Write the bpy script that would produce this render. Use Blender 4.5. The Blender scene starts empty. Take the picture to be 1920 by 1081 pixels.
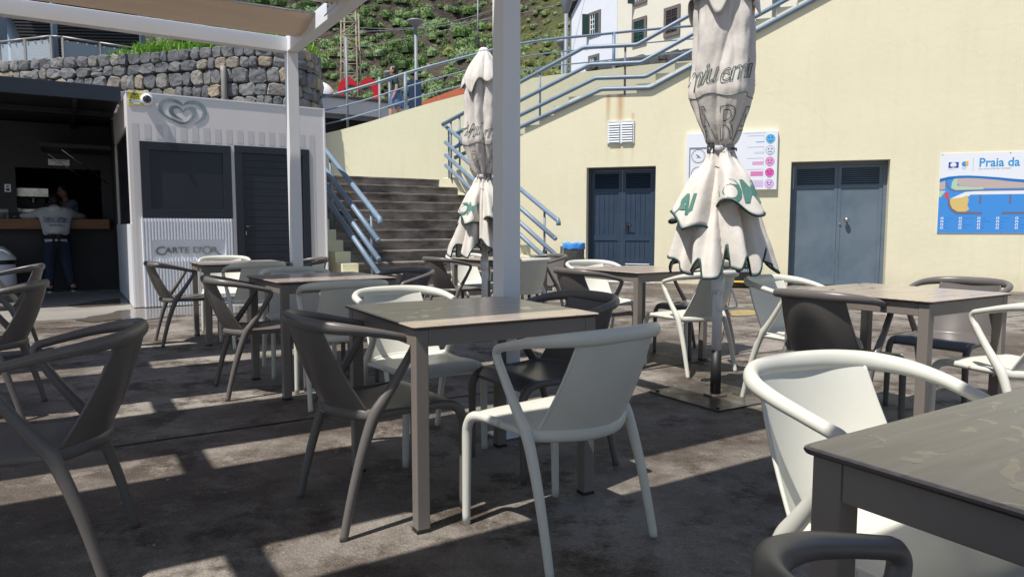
import bpy, math, random
import numpy as np
from mathutils import Vector, Matrix, noise as mnoise

R = math.radians
random.seed(7)
scene = bpy.context.scene

# ------------------------------------------------------------------ camera
CAMZ = 1.0917
cam_d = bpy.data.cameras.new("camera")
cam = bpy.data.objects.new("camera", cam_d)
scene.collection.objects.link(cam)
scene.camera = cam
cam.location = (0, 0, CAMZ)
PITCH = math.atan((540.5 - 426.3) / 1318.0)
cam.rotation_euler = (math.pi / 2 - PITCH, 0, 0)
cam_d.sensor_width = 36.0
cam_d.lens = 1318.0 / 1920.0 * 36.0
cam_d.clip_start = 0.02
cam_d.clip_end = 2000.0

# ------------------------------------------------------------------ world and sun
SUN_AZ, SUN_EL = R(46.0), R(62.3)          # azimuth measured from -Y towards -X
sdir = Vector((-math.sin(SUN_AZ) * math.cos(SUN_EL), -math.cos(SUN_AZ) * math.cos(SUN_EL), math.sin(SUN_EL)))
world = bpy.data.worlds.new("World")
scene.world = world
world.use_nodes = True
wn = world.node_tree
sky = wn.nodes.new("ShaderNodeTexSky")
sky.sky_type = 'NISHITA'
sky.sun_disc = False
sky.sun_elevation = SUN_EL
sky.sun_rotation = math.atan2(sdir.x, sdir.y)
sky.air_density = 1.0
sky.dust_density = 0.6
bg = wn.nodes["Background"]
bg.inputs[1].default_value = 0.098
wn.links.new(sky.outputs[0], bg.inputs[0])
sun_d = bpy.data.lights.new("sun", 'SUN')
sun_d.energy = 5.0
sun_d.angle = R(0.55)
sun_d.color = (1.0, 0.955, 0.88)
sun = bpy.data.objects.new("sun", sun_d)
scene.collection.objects.link(sun)
sun.rotation_euler = sdir.to_track_quat('Z', 'Y').to_euler()
sun.location = (0, 0, 40)
scene.view_settings.view_transform = 'Standard'
scene.view_settings.look = 'None'
scene.view_settings.exposure = 0.2
scene.view_settings.gamma = 1.0
scene.cycles.max_bounces = 6

# ------------------------------------------------------------------ frames of the place
AL = R(32.3)
E1 = Vector((math.cos(AL), math.sin(AL), 0))      # along kiosk front, pergola beams, stair treads
E2 = Vector((-math.sin(AL), math.cos(AL), 0))     # away from the camera
UP = Vector((0, 0, 1))
def RQ(r, q, z=0.0):
    return E1 * r + E2 * q + UP * z
TH = PITCH
def ray(u, v):
    x = (u - 960.0) / 1318.0; y = (540.5 - v) / 1318.0
    return Vector((x, math.cos(TH) + y * math.sin(TH), -math.sin(TH) + y * math.cos(TH)))
CO = Vector((0, 0, CAMZ))
def at(u, v, Y):
    d = ray(u, v); return CO + d * (Y / d.y)
def on(u, v, p0, n):
    d = ray(u, v); return CO + d * ((p0 - CO).dot(n) / d.dot(n))
K0 = Vector((-5.06, 9.402, 0))
def KP(e, n, z=0.0):
    return K0 + E1 * e + E2 * n + UP * z
WA = R(18.07)
WD = Vector((math.cos(WA), -math.sin(WA), 0)); WM = Vector((-math.sin(WA), -math.cos(WA), 0))
W0 = Vector((2.78, 13.86, 0))
def WP(s, z, out=0.0):
    return W0 + WD * s + UP * z + WM * out
def wsz(u, v):
    p = on(u, v, W0, WM); return ((p - W0).dot(WD), p.z)

# ------------------------------------------------------------------ materials
MATS = {}
def nd(nt, t, **kw):
    n = nt.nodes.new(t)
    for k, v in kw.items():
        setattr(n, k, v)
    return n
def mat(name, col, rough=0.5, col2=None, scale=5.0, metal=0.0, bump=0.0, bscale=None, rvar=0.0, stretch=None,
        island=None, spec=0.5, detail=6.0, transl=0.0, coat=0.0, contrast=0.25, bdist=0.01):
    if name in MATS: return MATS[name]
    m = bpy.data.materials.new(name); m.use_nodes = True
    nt = m.node_tree; L = nt.links
    b = nt.nodes["Principled BSDF"]
    b.inputs["Roughness"].default_value = rough
    b.inputs["Metallic"].default_value = metal
    b.inputs["Specular IOR Level"].default_value = spec
    if coat: b.inputs["Coat Weight"].default_value = coat
    b.inputs["Base Color"].default_value = (*col, 1)
    tc = nd(nt, "ShaderNodeTexCoord"); mp = nd(nt, "ShaderNodeMapping")
    L.new(tc.outputs["Object"], mp.inputs[0])
    if stretch: mp.inputs["Scale"].default_value = stretch
    if col2 or rvar:
        nz = nd(nt, "ShaderNodeTexNoise"); nz.inputs["Scale"].default_value = scale; nz.inputs["Detail"].default_value = detail
        nz.inputs["Roughness"].default_value = 0.62
        L.new(mp.outputs[0], nz.inputs[0])
        rp = nd(nt, "ShaderNodeMapRange"); rp.inputs[1].default_value = 0.5 - contrast; rp.inputs[2].default_value = 0.5 + contrast
        L.new(nz.outputs[0], rp.inputs[0])
        if col2:
            mx = nd(nt, "ShaderNodeMix", data_type='RGBA')
            mx.inputs[6].default_value = (*col, 1); mx.inputs[7].default_value = (*col2, 1)
            L.new(rp.outputs[0], mx.inputs[0]); L.new(mx.outputs[2], b.inputs["Base Color"])
        if rvar:
            r2 = nd(nt, "ShaderNodeMapRange"); r2.inputs[3].default_value = rough - rvar; r2.inputs[4].default_value = rough + rvar
            L.new(rp.outputs[0], r2.inputs[0]); L.new(r2.outputs[0], b.inputs["Roughness"])
    if island:
        ge = nd(nt, "ShaderNodeNewGeometry"); cr = nd(nt, "ShaderNodeValToRGB")
        el = cr.color_ramp.elements
        while len(el) < len(island): el.new(0.5)
        for i, c in enumerate(island):
            el[i].position = i / (len(island) - 1.0); el[i].color = (*c, 1)
        L.new(ge.outputs["Random Per Island"], cr.inputs[0])
        nz = nd(nt, "ShaderNodeTexNoise"); nz.inputs["Scale"].default_value = scale; nz.inputs["Detail"].default_value = 5
        L.new(mp.outputs[0], nz.inputs[0])
        mx = nd(nt, "ShaderNodeMix", data_type='RGBA', blend_type='MULTIPLY'); mx.inputs[0].default_value = 0.6
        L.new(cr.outputs[0], mx.inputs[6]); 
        sc = nd(nt, "ShaderNodeMapRange"); sc.inputs[1].default_value = 0.3; sc.inputs[2].default_value = 0.7; sc.inputs[3].default_value = 0.55; sc.inputs[4].default_value = 1.5
        L.new(nz.outputs[0], sc.inputs[0]); L.new(sc.outputs[0], mx.inputs[7]); L.new(mx.outputs[2], b.inputs["Base Color"])
    if bump:
        bz = nd(nt, "ShaderNodeTexNoise"); bz.inputs["Scale"].default_value = bscale or scale * 3; bz.inputs["Detail"].default_value = 5
        L.new(mp.outputs[0], bz.inputs[0])
        bp = nd(nt, "ShaderNodeBump"); bp.inputs["Strength"].default_value = bump; bp.inputs["Distance"].default_value = bdist
        L.new(bz.outputs[0], bp.inputs["Height"]); L.new(bp.outputs[0], b.inputs["Normal"])
    if transl:
        out = nt.nodes["Material Output"]
        tr = nd(nt, "ShaderNodeBsdfTranslucent"); tr.inputs[0].default_value = (*col, 1)
        ms = nd(nt, "ShaderNodeMixShader"); ms.inputs[0].default_value = transl
        L.new(b.outputs[0], ms.inputs[1]); L.new(tr.outputs[0], ms.inputs[2]); L.new(ms.outputs[0], out.inputs[0])
    MATS[name] = m
    return m

M_white = mat("pale_sage_plastic", (0.675, 0.667, 0.60), 0.40, (0.605, 0.60, 0.535), 5.0, bump=0.05, bscale=240, bdist=0.002, rvar=0.06)
M_taupe = mat("taupe_plastic", (0.120, 0.108, 0.101), 0.36, (0.143, 0.129, 0.121), 3.0, bump=0.05, bscale=240, bdist=0.002, rvar=0.06)
M_tleg = mat("taupe_powder_coat", (0.19, 0.165, 0.145), 0.42, (0.22, 0.192, 0.17), 4.0, bump=0.04, bscale=200, bdist=0.001)
M_rub = mat("black_rubber", (0.02, 0.02, 0.02), 0.7)
M_core = mat("dark_laminate_edge", (0.045, 0.03, 0.025), 0.4)
M_white_al = mat("white_powder_coat", (0.87, 0.88, 0.90), 0.34, (0.83, 0.84, 0.87), 2.0, rvar=0.05, bump=0.02, bscale=30)
M_steel = mat("brushed_steel", (0.55, 0.55, 0.53), 0.28, (0.42, 0.42, 0.40), 6.0, metal=1.0, rvar=0.08)
M_rail = mat("blue_grey_paint", (0.15, 0.215, 0.30), 0.42, (0.20, 0.27, 0.36), 7.0, rvar=0.08, bump=0.1, bscale=40)
M_rust = mat("rusty_blue_paint", (0.13, 0.19, 0.26), 0.6, (0.26, 0.11, 0.05), 9.0, contrast=0.12)
M_navy = mat("navy_door_paint", (0.022, 0.042, 0.075), 0.42, (0.032, 0.056, 0.095), 3.0, rvar=0.08, bump=0.08, bscale=40)
M_bluegrey = mat("blue_grey_door_paint", (0.10, 0.138, 0.178), 0.5, (0.13, 0.172, 0.215), 1.6, contrast=0.12, rvar=0.1, bump=0.08, bscale=25)
M_darknavy = mat("anthracite_paint", (0.014, 0.018, 0.028), 0.36, (0.020, 0.025, 0.037), 2.0, rvar=0.06)
M_black = mat("black_paint", (0.012, 0.012, 0.013), 0.5, (0.018, 0.018, 0.02), 3.0)
M_kiosk = mat("kiosk_cream_vinyl", (0.80, 0.755, 0.73), 0.45, (0.76, 0.715, 0.69), 1.2, rvar=0.06)
M_kstripe = mat("kiosk_grey_stripe", (0.655, 0.625, 0.61), 0.45, (0.63, 0.60, 0.585), 1.2)
M_flute = mat("white_fluted_panel", (0.84, 0.86, 0.90), 0.4, (0.80, 0.82, 0.87), 2.0)
M_mirror = mat("polished_steel_letters", (0.42, 0.45, 0.42), 0.33, (0.20, 0.215, 0.20), 3.0, metal=0.85, contrast=0.1)
M_cloth = mat("beige_canvas", (0.72, 0.68, 0.63), 0.85, (0.67, 0.625, 0.575), 4.0, bump=0.25, bscale=14, bdist=0.02, transl=0.10)
M_hem = mat("dark_green_piping", (0.008, 0.045, 0.042), 0.6)
M_print = mat("green_print", (0.06, 0.17, 0.14), 0.7, (0.09, 0.21, 0.18), 12.0)
M_printd = mat("dark_green_outline_print", (0.03, 0.075, 0.07), 0.7)
M_can = mat("shade_sail_fabric", (0.80, 0.70, 0.60), 0.9, (0.70, 0.59, 0.49), 1.1, stretch=(0.35, 2.2, 1), bump=0.3, bscale=5, bdist=0.03, transl=0.2)
M_base = mat("worn_steel_plate", (0.075, 0.078, 0.075), 0.36, (0.085, 0.062, 0.042), 6.0, metal=0.3, rvar=0.12, bump=0.15, bscale=40, contrast=0.16)
M_wood = mat("counter_oak", (0.27, 0.13, 0.055), 0.5, (0.17, 0.075, 0.03), 3.0, stretch=(1, 1, 8))
M_barc = mat("dark_bar_concrete", (0.045, 0.045, 0.048), 0.7, (0.032, 0.032, 0.035), 1.5, bump=0.1)
M_dark = mat("painted_interior_shade", (0.012, 0.012, 0.014), 0.7)  # near-black colour carries the shade of rooms and gaps behind louvres
M_paper = mat("white_print_board", (0.78, 0.80, 0.86), 0.35)
M_ink = mat("black_ink", (0.03, 0.03, 0.04), 0.6)
M_greyink = mat("grey_ink", (0.25, 0.27, 0.32), 0.6)
M_skin = mat("skin", (0.50, 0.29, 0.20), 0.55, (0.55, 0.33, 0.24), 8.0)
M_hair = mat("dark_hair", (0.012, 0.009, 0.008), 0.5, bump=0.5, bscale=60)
M_hood = mat("white_hoodie", (0.55, 0.57, 0.60), 0.9, (0.50, 0.52, 0.55), 6.0, bump=0.4, bscale=12, bdist=0.02)
M_apron = mat("black_apron_cloth", (0.01, 0.01, 0.013), 0.9, bump=0.3, bscale=20)
M_jeans = mat("dark_jeans", (0.018, 0.027, 0.055), 0.9, (0.026, 0.037, 0.07), 20.0, bump=0.3, bscale=16, bdist=0.02)
M_shirtb = mat("light_blue_shirt", (0.22, 0.28, 0.40), 0.9, bump=0.3, bscale=14, bdist=0.02)
M_green = mat("dark_green_top", (0.018, 0.06, 0.055), 0.9, bump=0.3, bscale=14, bdist=0.02)
M_denim = mat("blue_denim", (0.07, 0.13, 0.27), 0.9, (0.09, 0.16, 0.32), 18.0, bump=0.3, bscale=14, bdist=0.02)
M_sole = mat("white_rubber", (0.6, 0.6, 0.6), 0.6)
M_blue = mat("blue_plastic_bag", (0.05, 0.25, 0.72), 0.3, (0.08, 0.34, 0.80), 6.0, bump=0.6, bscale=12, bdist=0.02)
M_yel = mat("yellow_plastic", (0.75, 0.48, 0.06), 0.45)
M_sigy = mat("yellow_sticker", (0.78, 0.68, 0.04), 0.45)
M_red = mat("red_heart_paint", (0.62, 0.012, 0.02), 0.4, (0.55, 0.01, 0.02), 2.0)
M_conc = mat("pale_concrete", (0.68, 0.69, 0.72), 0.8, (0.60, 0.61, 0.64), 1.0, bump=0.2, bscale=8, bdist=0.02)
M_houseW = mat("white_house_render", (0.74, 0.77, 0.84), 0.85, (0.69, 0.72, 0.80), 1.0, bump=0.2, bscale=10)
M_houseC = mat("cream_house_render", (0.76, 0.73, 0.63), 0.85, (0.71, 0.67, 0.56), 1.0, bump=0.2, bscale=10)
M_stoneF = mat("basalt_window_surround", (0.13, 0.115, 0.11), 0.85, (0.17, 0.15, 0.14), 5.0)
M_shut = mat("green_shutter", (0.012, 0.045, 0.04), 0.6)
M_glass = mat("window_glass", (0.02, 0.025, 0.03), 0.08, spec=0.8)
M_lamp = mat("lamp_post_grey", (0.22, 0.24, 0.27), 0.5)
M_tile = mat("orange_roof_tile", (0.50, 0.14, 0.06), 0.8, (0.38, 0.10, 0.05), 5.0, bump=0.5)
M_weath = mat("weathered_timber", (0.33, 0.28, 0.22), 0.85, (0.22, 0.19, 0.15), 5.0)
M_stone = mat("basalt_stones", (0.2, 0.2, 0.2), 0.9, scale=4.0, bump=0.7, bscale=9, bdist=0.05,
              island=[(0.10, 0.103, 0.113), (0.15, 0.153, 0.163), (0.22, 0.218, 0.22), (0.12, 0.124, 0.136), (0.18, 0.18, 0.184), (0.29, 0.27, 0.24), (0.13, 0.134, 0.146), (0.20, 0.19, 0.18), (0.34, 0.28, 0.20)])
M_stoneD = mat("dark_basalt_stones", (0.1, 0.1, 0.1), 0.9, scale=4.0, bump=0.7, bscale=9, bdist=0.05,
               island=[(0.05, 0.05, 0.055), (0.08, 0.08, 0.085), (0.06, 0.06, 0.066), (0.10, 0.10, 0.10)])
M_mortar = mat("dark_mortar", (0.028, 0.027, 0.027), 0.95, (0.05, 0.048, 0.045), 6.0, bump=0.5)
M_soil = mat("soil", (0.05, 0.04, 0.03), 0.95)
M_grass = mat("bright_grass_blades", (0.16, 0.34, 0.03), 0.6, scale=1.0, island=[(0.10, 0.26, 0.02), (0.20, 0.42, 0.04), (0.26, 0.46, 0.07), (0.14, 0.32, 0.03)], transl=0.3)

def ground_mat():
    m = bpy.data.materials.new("worn_concrete_ground"); m.use_nodes = True
    nt = m.node_tree; L = nt.links; b = nt.nodes["Principled BSDF"]
    tc = nd(nt, "ShaderNodeTexCoord")
    def noi(s, d=6, r=0.6):
        n = nd(nt, "ShaderNodeTexNoise"); n.inputs["Scale"].default_value = s; n.inputs["Detail"].default_value = d; n.inputs["Roughness"].default_value = r
        L.new(tc.outputs["Object"], n.inputs[0]); return n.outputs[0]
    def mr(x, a, b_, c=0.0, d=1.0):
        n = nd(nt, "ShaderNodeMapRange"); n.inputs[1].default_value = a; n.inputs[2].default_value = b_; n.inputs[3].default_value = c; n.inputs[4].default_value = d
        L.new(x, n.inputs[0]); return n.outputs[0]
    def mix(f, a, c, blend='MIX'):
        n = nd(nt, "ShaderNodeMix", data_type='RGBA', blend_type=blend)
        if isinstance(f, float): n.inputs[0].default_value = f
        else: L.new(f, n.inputs[0])
        for i, x in ((6, a), (7, c)):
            if isinstance(x, tuple): n.inputs[i].default_value = (*x, 1)
            else: L.new(x, n.inputs[i])
        return n.outputs[2]
    big = mr(noi(0.55, 8, 0.65), 0.42, 0.58)
    med = mr(noi(3.2, 8, 0.7), 0.35, 0.68)
    fine = mr(noi(70, 3, 0.7), 0.35, 0.70)
    c = mix(big, (0.104, 0.084, 0.068), (0.310, 0.280, 0.248))
    c = mix(mr(noi(2.6, 9, 0.75), 0.49, 0.60), c, (0.060, 0.043, 0.032))
    vor = nd(nt, "ShaderNodeTexVoronoi"); vor.inputs["Scale"].default_value = 95.0
    L.new(tc.outputs["Object"], vor.inputs[0])
    c = mix(mr(noi(0.9, 10, 0.78), 0.49, 0.56, 0, 0.48), c, (0.075, 0.056, 0.043))
    c = mix(mr(noi(6.5, 8, 0.8), 0.55, 0.63, 0, 0.45), c, (0.34, 0.30, 0.255))
    ag = mix(mr(vor.outputs["Distance"], 0.10, 0.42), (1.9, 1.82, 1.7), (0.62, 0.62, 0.62))
    c = mix(0.36, c, ag, 'MULTIPLY')
    c = mix(mr(noi(150, 2, 0.6), 0.60, 0.72, 0, 0.45), c, (0.48, 0.43, 0.37))
    # sparse pale specks and pale worn patches
    c = mix(mr(noi(1.4, 9, 0.75), 0.60, 0.80, 0, 0.45), c, (0.34, 0.31, 0.275))
    L.new(c, b.inputs["Base Color"])
    L.new(mr(noi(1.1, 5, 0.6), 0.35, 0.65, 0.55, 0.85), b.inputs["Roughness"])
    add = nd(nt, "ShaderNodeMath", operation='ADD'); L.new(med, add.inputs[0]); L.new(fine, add.inputs[1])
    bp = nd(nt, "ShaderNodeBump"); bp.inputs["Strength"].default_value = 0.55; bp.inputs["Distance"].default_value = 0.006
    L.new(add.outputs[0], bp.inputs["Height"]); L.new(bp.outputs[0], b.inputs["Normal"])
    return m
M_ground = ground_mat()

def wall_mat(name, base, base2, stains=()):
    """painted render with hairline cracks, roller texture, and rust runs given in local x,z"""
    m = bpy.data.materials.new(name); m.use_nodes = True
    nt = m.node_tree; L = nt.links; b = nt.nodes["Principled BSDF"]; b.inputs["Roughness"].default_value = 0.75
    tc = nd(nt, "ShaderNodeTexCoord")
    n1 = nd(nt, "ShaderNodeTexNoise"); n1.inputs["Scale"].default_value = 0.7; n1.inputs["Detail"].default_value = 9; n1.inputs["Roughness"].default_value = 0.7
    L.new(tc.outputs["Object"], n1.inputs[0])
    r1 = nd(nt, "ShaderNodeMapRange"); r1.inputs[1].default_value = 0.35; r1.inputs[2].default_value = 0.65; L.new(n1.outputs[0], r1.inputs[0])
    mx = nd(nt, "ShaderNodeMix", data_type='RGBA'); mx.inputs[6].default_value = (*base, 1); mx.inputs[7].default_value = (*base2, 1)
    L.new(r1.outputs[0], mx.inputs[0]); col = mx.outputs[2]
    # cracks
    nn = nd(nt, "ShaderNodeTexNoise"); nn.inputs["Scale"].default_value = 1.3; nn.inputs["Detail"].default_value = 6
    L.new(tc.outputs["Object"], nn.inputs[0])
    am = nd(nt, "ShaderNodeMixRGB"); am.inputs[0].default_value = 0.35
    L.new(tc.outputs["Object"], am.inputs[1]); L.new(nn.outputs["Color"], am.inputs[2])
    mpp = nd(nt, "ShaderNodeMapping"); mpp.inputs["Scale"].default_value = (0.5, 1.0, 1.3); L.new(am.outputs[0], mpp.inputs[0])
    vo = nd(nt, "ShaderNodeTexVoronoi", feature='DISTANCE_TO_EDGE'); vo.inputs["Scale"].default_value = 0.8
    L.new(mpp.outputs[0], vo.inputs[0])
    cr = nd(nt, "ShaderNodeMapRange"); cr.inputs[1].default_value = 0.0; cr.inputs[2].default_value = 0.004; cr.inputs[3].default_value = 0.12; cr.inputs[4].default_value = 0.0
    L.new(vo.outputs["Distance"], cr.inputs[0])
    m2 = nd(nt, "ShaderNodeMix", data_type='RGBA'); m2.inputs[7].default_value = (base[0] * .55, base[1] * .5, base[2] * .45, 1)
    L.new(cr.outputs[0], m2.inputs[0]); L.new(col, m2.inputs[6]); col = m2.outputs[2]
    sep = nd(nt, "ShaderNodeSeparateXYZ"); L.new(tc.outputs["Object"], sep.inputs[0])
    def mth(op, a, c_):
        n = nd(nt, "ShaderNodeMath", operation=op)
        for i, x in enumerate((a, c_)):
            if x is None: continue
            if isinstance(x, (int, float)): n.inputs[i].default_value = x
            else: L.new(x, n.inputs[i])
        return n.outputs[0]
    sn = nd(nt, "ShaderNodeTexNoise"); sn.inputs["Scale"].default_value = 1.0; sn.inputs["Detail"].default_value = 6
    sm = nd(nt, "ShaderNodeMapping"); sm.inputs["Scale"].default_value = (9, 1, 0.8); L.new(tc.outputs["Object"], sm.inputs[0]); L.new(sm.outputs[0], sn.inputs[0])
    stk = nd(nt, "ShaderNodeMapRange"); stk.inputs[1].default_value = 0.50; stk.inputs[2].default_value = 0.70; stk.inputs[3].default_value = 0.0; stk.inputs[4].default_value = 0.09; L.new(sn.outputs[0], stk.inputs[0])
    ms_ = nd(nt, "ShaderNodeMix", data_type='RGBA'); ms_.inputs[7].default_value = (base[0] * .72, base[1] * .68, base[2] * .62, 1); L.new(stk.outputs[0], ms_.inputs[0]); L.new(col, ms_.inputs[6]); col = ms_.outputs[2]
    for (sx, w, z0, z1, k) in stains:
        d = mth('ABSOLUTE', mth('SUBTRACT', sep.outputs[0], sx), None)
        a = nd(nt, "ShaderNodeMapRange"); a.inputs[1].default_value = 0; a.inputs[2].default_value = w; a.inputs[3].default_value = 1; a.inputs[4].default_value = 0; L.new(d, a.inputs[0])
        t = nd(nt, "ShaderNodeMapRange"); t.inputs[1].default_value = z0; t.inputs[2].default_value = z1; L.new(sep.outputs[2], t.inputs[0])
        t2 = nd(nt, "ShaderNodeMapRange"); t2.inputs[1].default_value = z1; t2.inputs[2].default_value = z1 + 0.03; t2.inputs[3].default_value = 1; t2.inputs[4].default_value = 0; L.new(sep.outputs[2], t2.inputs[0])
        f = mth('MULTIPLY', mth('MULTIPLY', a.outputs[0], t.outputs[0]), mth('MULTIPLY', t2.outputs[0], mth('MULTIPLY', sn.outputs[0], k * 1.7)))
        m3 = nd(nt, "ShaderNodeMix", data_type='RGBA'); m3.inputs[7].default_value = (0.46, 0.21, 0.06, 1); m3.clamp_factor = True
        L.new(f, m3.inputs[0]); L.new(col, m3.inputs[6]); col = m3.outputs[2]
    # dirty splash band at the foot
    t = nd(nt, "ShaderNodeMapRange"); t.inputs[1].default_value = 0.0; t.inputs[2].default_value = 0.35; t.inputs[3].default_value = 0.55; t.inputs[4].default_value = 0; L.new(sep.outputs[2], t.inputs[0])
    f = mth('MULTIPLY', t.outputs[0], r1.outputs[0])
    m4 = nd(nt, "ShaderNodeMix", data_type='RGBA'); m4.inputs[7].default_value = (0.42, 0.36, 0.25, 1); L.new(f, m4.inputs[0]); L.new(col, m4.inputs[6])
    L.new(m4.outputs[2], b.inputs["Base Color"])
    bz = nd(nt, "ShaderNodeTexNoise"); bz.inputs["Scale"].default_value = 9; bz.inputs["Detail"].default_value = 8; L.new(tc.outputs["Object"], bz.inputs[0])
    bp = nd(nt, "ShaderNodeBump"); bp.inputs["Strength"].default_value = 0.16; bp.inputs["Distance"].default_value = 0.02
    L.new(bz.outputs[0], bp.inputs["Height"]); L.new(bp.outputs[0], b.inputs["Normal"])
    return m

def table_mat():
    m = bpy.data.materials.new("wood_grain_laminate"); m.use_nodes = True
    nt = m.node_tree; L = nt.links; b = nt.nodes["Principled BSDF"]
    tc = nd(nt, "ShaderNodeTexCoord"); mp = nd(nt, "ShaderNodeMapping"); mp.inputs["Scale"].default_value = (1.3, 17, 1)
    oi = nd(nt, "ShaderNodeObjectInfo")
    av = nd(nt, "ShaderNodeVectorMath", operation='ADD'); L.new(tc.outputs["Object"], av.inputs[0]); L.new(oi.outputs["Location"], av.inputs[1])
    L.new(av.outputs[0], mp.inputs[0])
    n = nd(nt, "ShaderNodeTexNoise"); n.inputs["Scale"].default_value = 2.6; n.inputs["Detail"].default_value = 9; n.inputs["Distortion"].default_value = 0.6; L.new(mp.outputs[0], n.inputs[0])
    cr = nd(nt, "ShaderNodeValToRGB"); e = cr.color_ramp.elements
    e[0].position = 0.30; e[0].color = (0.31, 0.24, 0.19, 1); e[1].position = 0.66; e[1].color = (0.49, 0.415, 0.345, 1)
    L.new(n.outputs[0], cr.inputs[0])
    # dried and wet rain marks
    w = nd(nt, "ShaderNodeTexNoise"); w.inputs["Scale"].default_value = 9.0; w.inputs["Detail"].default_value = 3; w.inputs["Distortion"].default_value = 1.2; L.new(av.outputs[0], w.inputs[0])
    wm = nd(nt, "ShaderNodeMapRange"); wm.inputs[1].default_value = 0.635; wm.inputs[2].default_value = 0.65; L.new(w.outputs[0], wm.inputs[0])
    mx = nd(nt, "ShaderNodeMix", data_type='RGBA', blend_type='MULTIPLY'); mx.inputs[7].default_value = (0.80, 0.77, 0.74, 1)
    L.new(wm.outputs[0], mx.inputs[0]); L.new(cr.outputs[0], mx.inputs[6]); L.new(mx.outputs[2], b.inputs["Base Color"])
    rr = nd(nt, "ShaderNodeMapRange"); rr.inputs[3].default_value = 0.30; rr.inputs[4].default_value = 0.12; L.new(wm.outputs[0], rr.inputs[0]); L.new(rr.outputs[0], b.inputs["Roughness"])
    b.inputs["Specular IOR Level"].default_value = 0.7; b.inputs["Coat Weight"].default_value = 0.35; b.inputs["Coat Roughness"].default_value = 0.16
    wb = nd(nt, "ShaderNodeMapRange"); wb.inputs[1].default_value = 0.62; wb.inputs[2].default_value = 0.68; L.new(w.outputs[0], wb.inputs[0])
    bp = nd(nt, "ShaderNodeBump"); bp.inputs["Strength"].default_value = 0.35; bp.inputs["Distance"].default_value = 0.001
    L.new(wb.outputs[0], bp.inputs["Height"]); L.new(bp.outputs[0], b.inputs["Normal"])
    return m
M_top = table_mat()

def tint_mat(name, cols, rough=0.7, transl=0.25):
    m = bpy.data.materials.new(name); m.use_nodes = True
    nt = m.node_tree; L = nt.links; b = nt.nodes["Principled BSDF"]; b.inputs["Roughness"].default_value = rough
    a = nd(nt, "ShaderNodeAttribute"); a.attribute_name = "tint"
    cr = nd(nt, "ShaderNodeValToRGB"); el = cr.color_ramp.elements
    while len(el) < len(cols): el.new(0.5)
    for i, c in enumerate(cols):
        el[i].position = i / (len(cols) - 1.0); el[i].color = (*c, 1)
    L.new(a.outputs["Fac"], cr.inputs[0])
    ge = nd(nt, "ShaderNodeNewGeometry"); mr_ = nd(nt, "ShaderNodeMapRange"); mr_.inputs[3].default_value = 0.65; mr_.inputs[4].default_value = 1.4
    L.new(ge.outputs["Random Per Island"], mr_.inputs[0])
    mx = nd(nt, "ShaderNodeMix", data_type='RGBA', blend_type='MULTIPLY'); mx.inputs[0].default_value = 1.0
    L.new(cr.outputs[0], mx.inputs[6]); L.new(mr_.outputs[0], mx.inputs[7]); L.new(mx.outputs[2], b.inputs["Base Color"])
    out = nt.nodes["Material Output"]; tr = nd(nt, "ShaderNodeBsdfTranslucent"); L.new(mx.outputs[2], tr.inputs[0])
    ms = nd(nt, "ShaderNodeMixShader"); ms.inputs[0].default_value = transl
    L.new(b.outputs[0], ms.inputs[1]); L.new(tr.outputs[0], ms.inputs[2]); L.new(ms.outputs[0], out.inputs[0])
    return m

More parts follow.
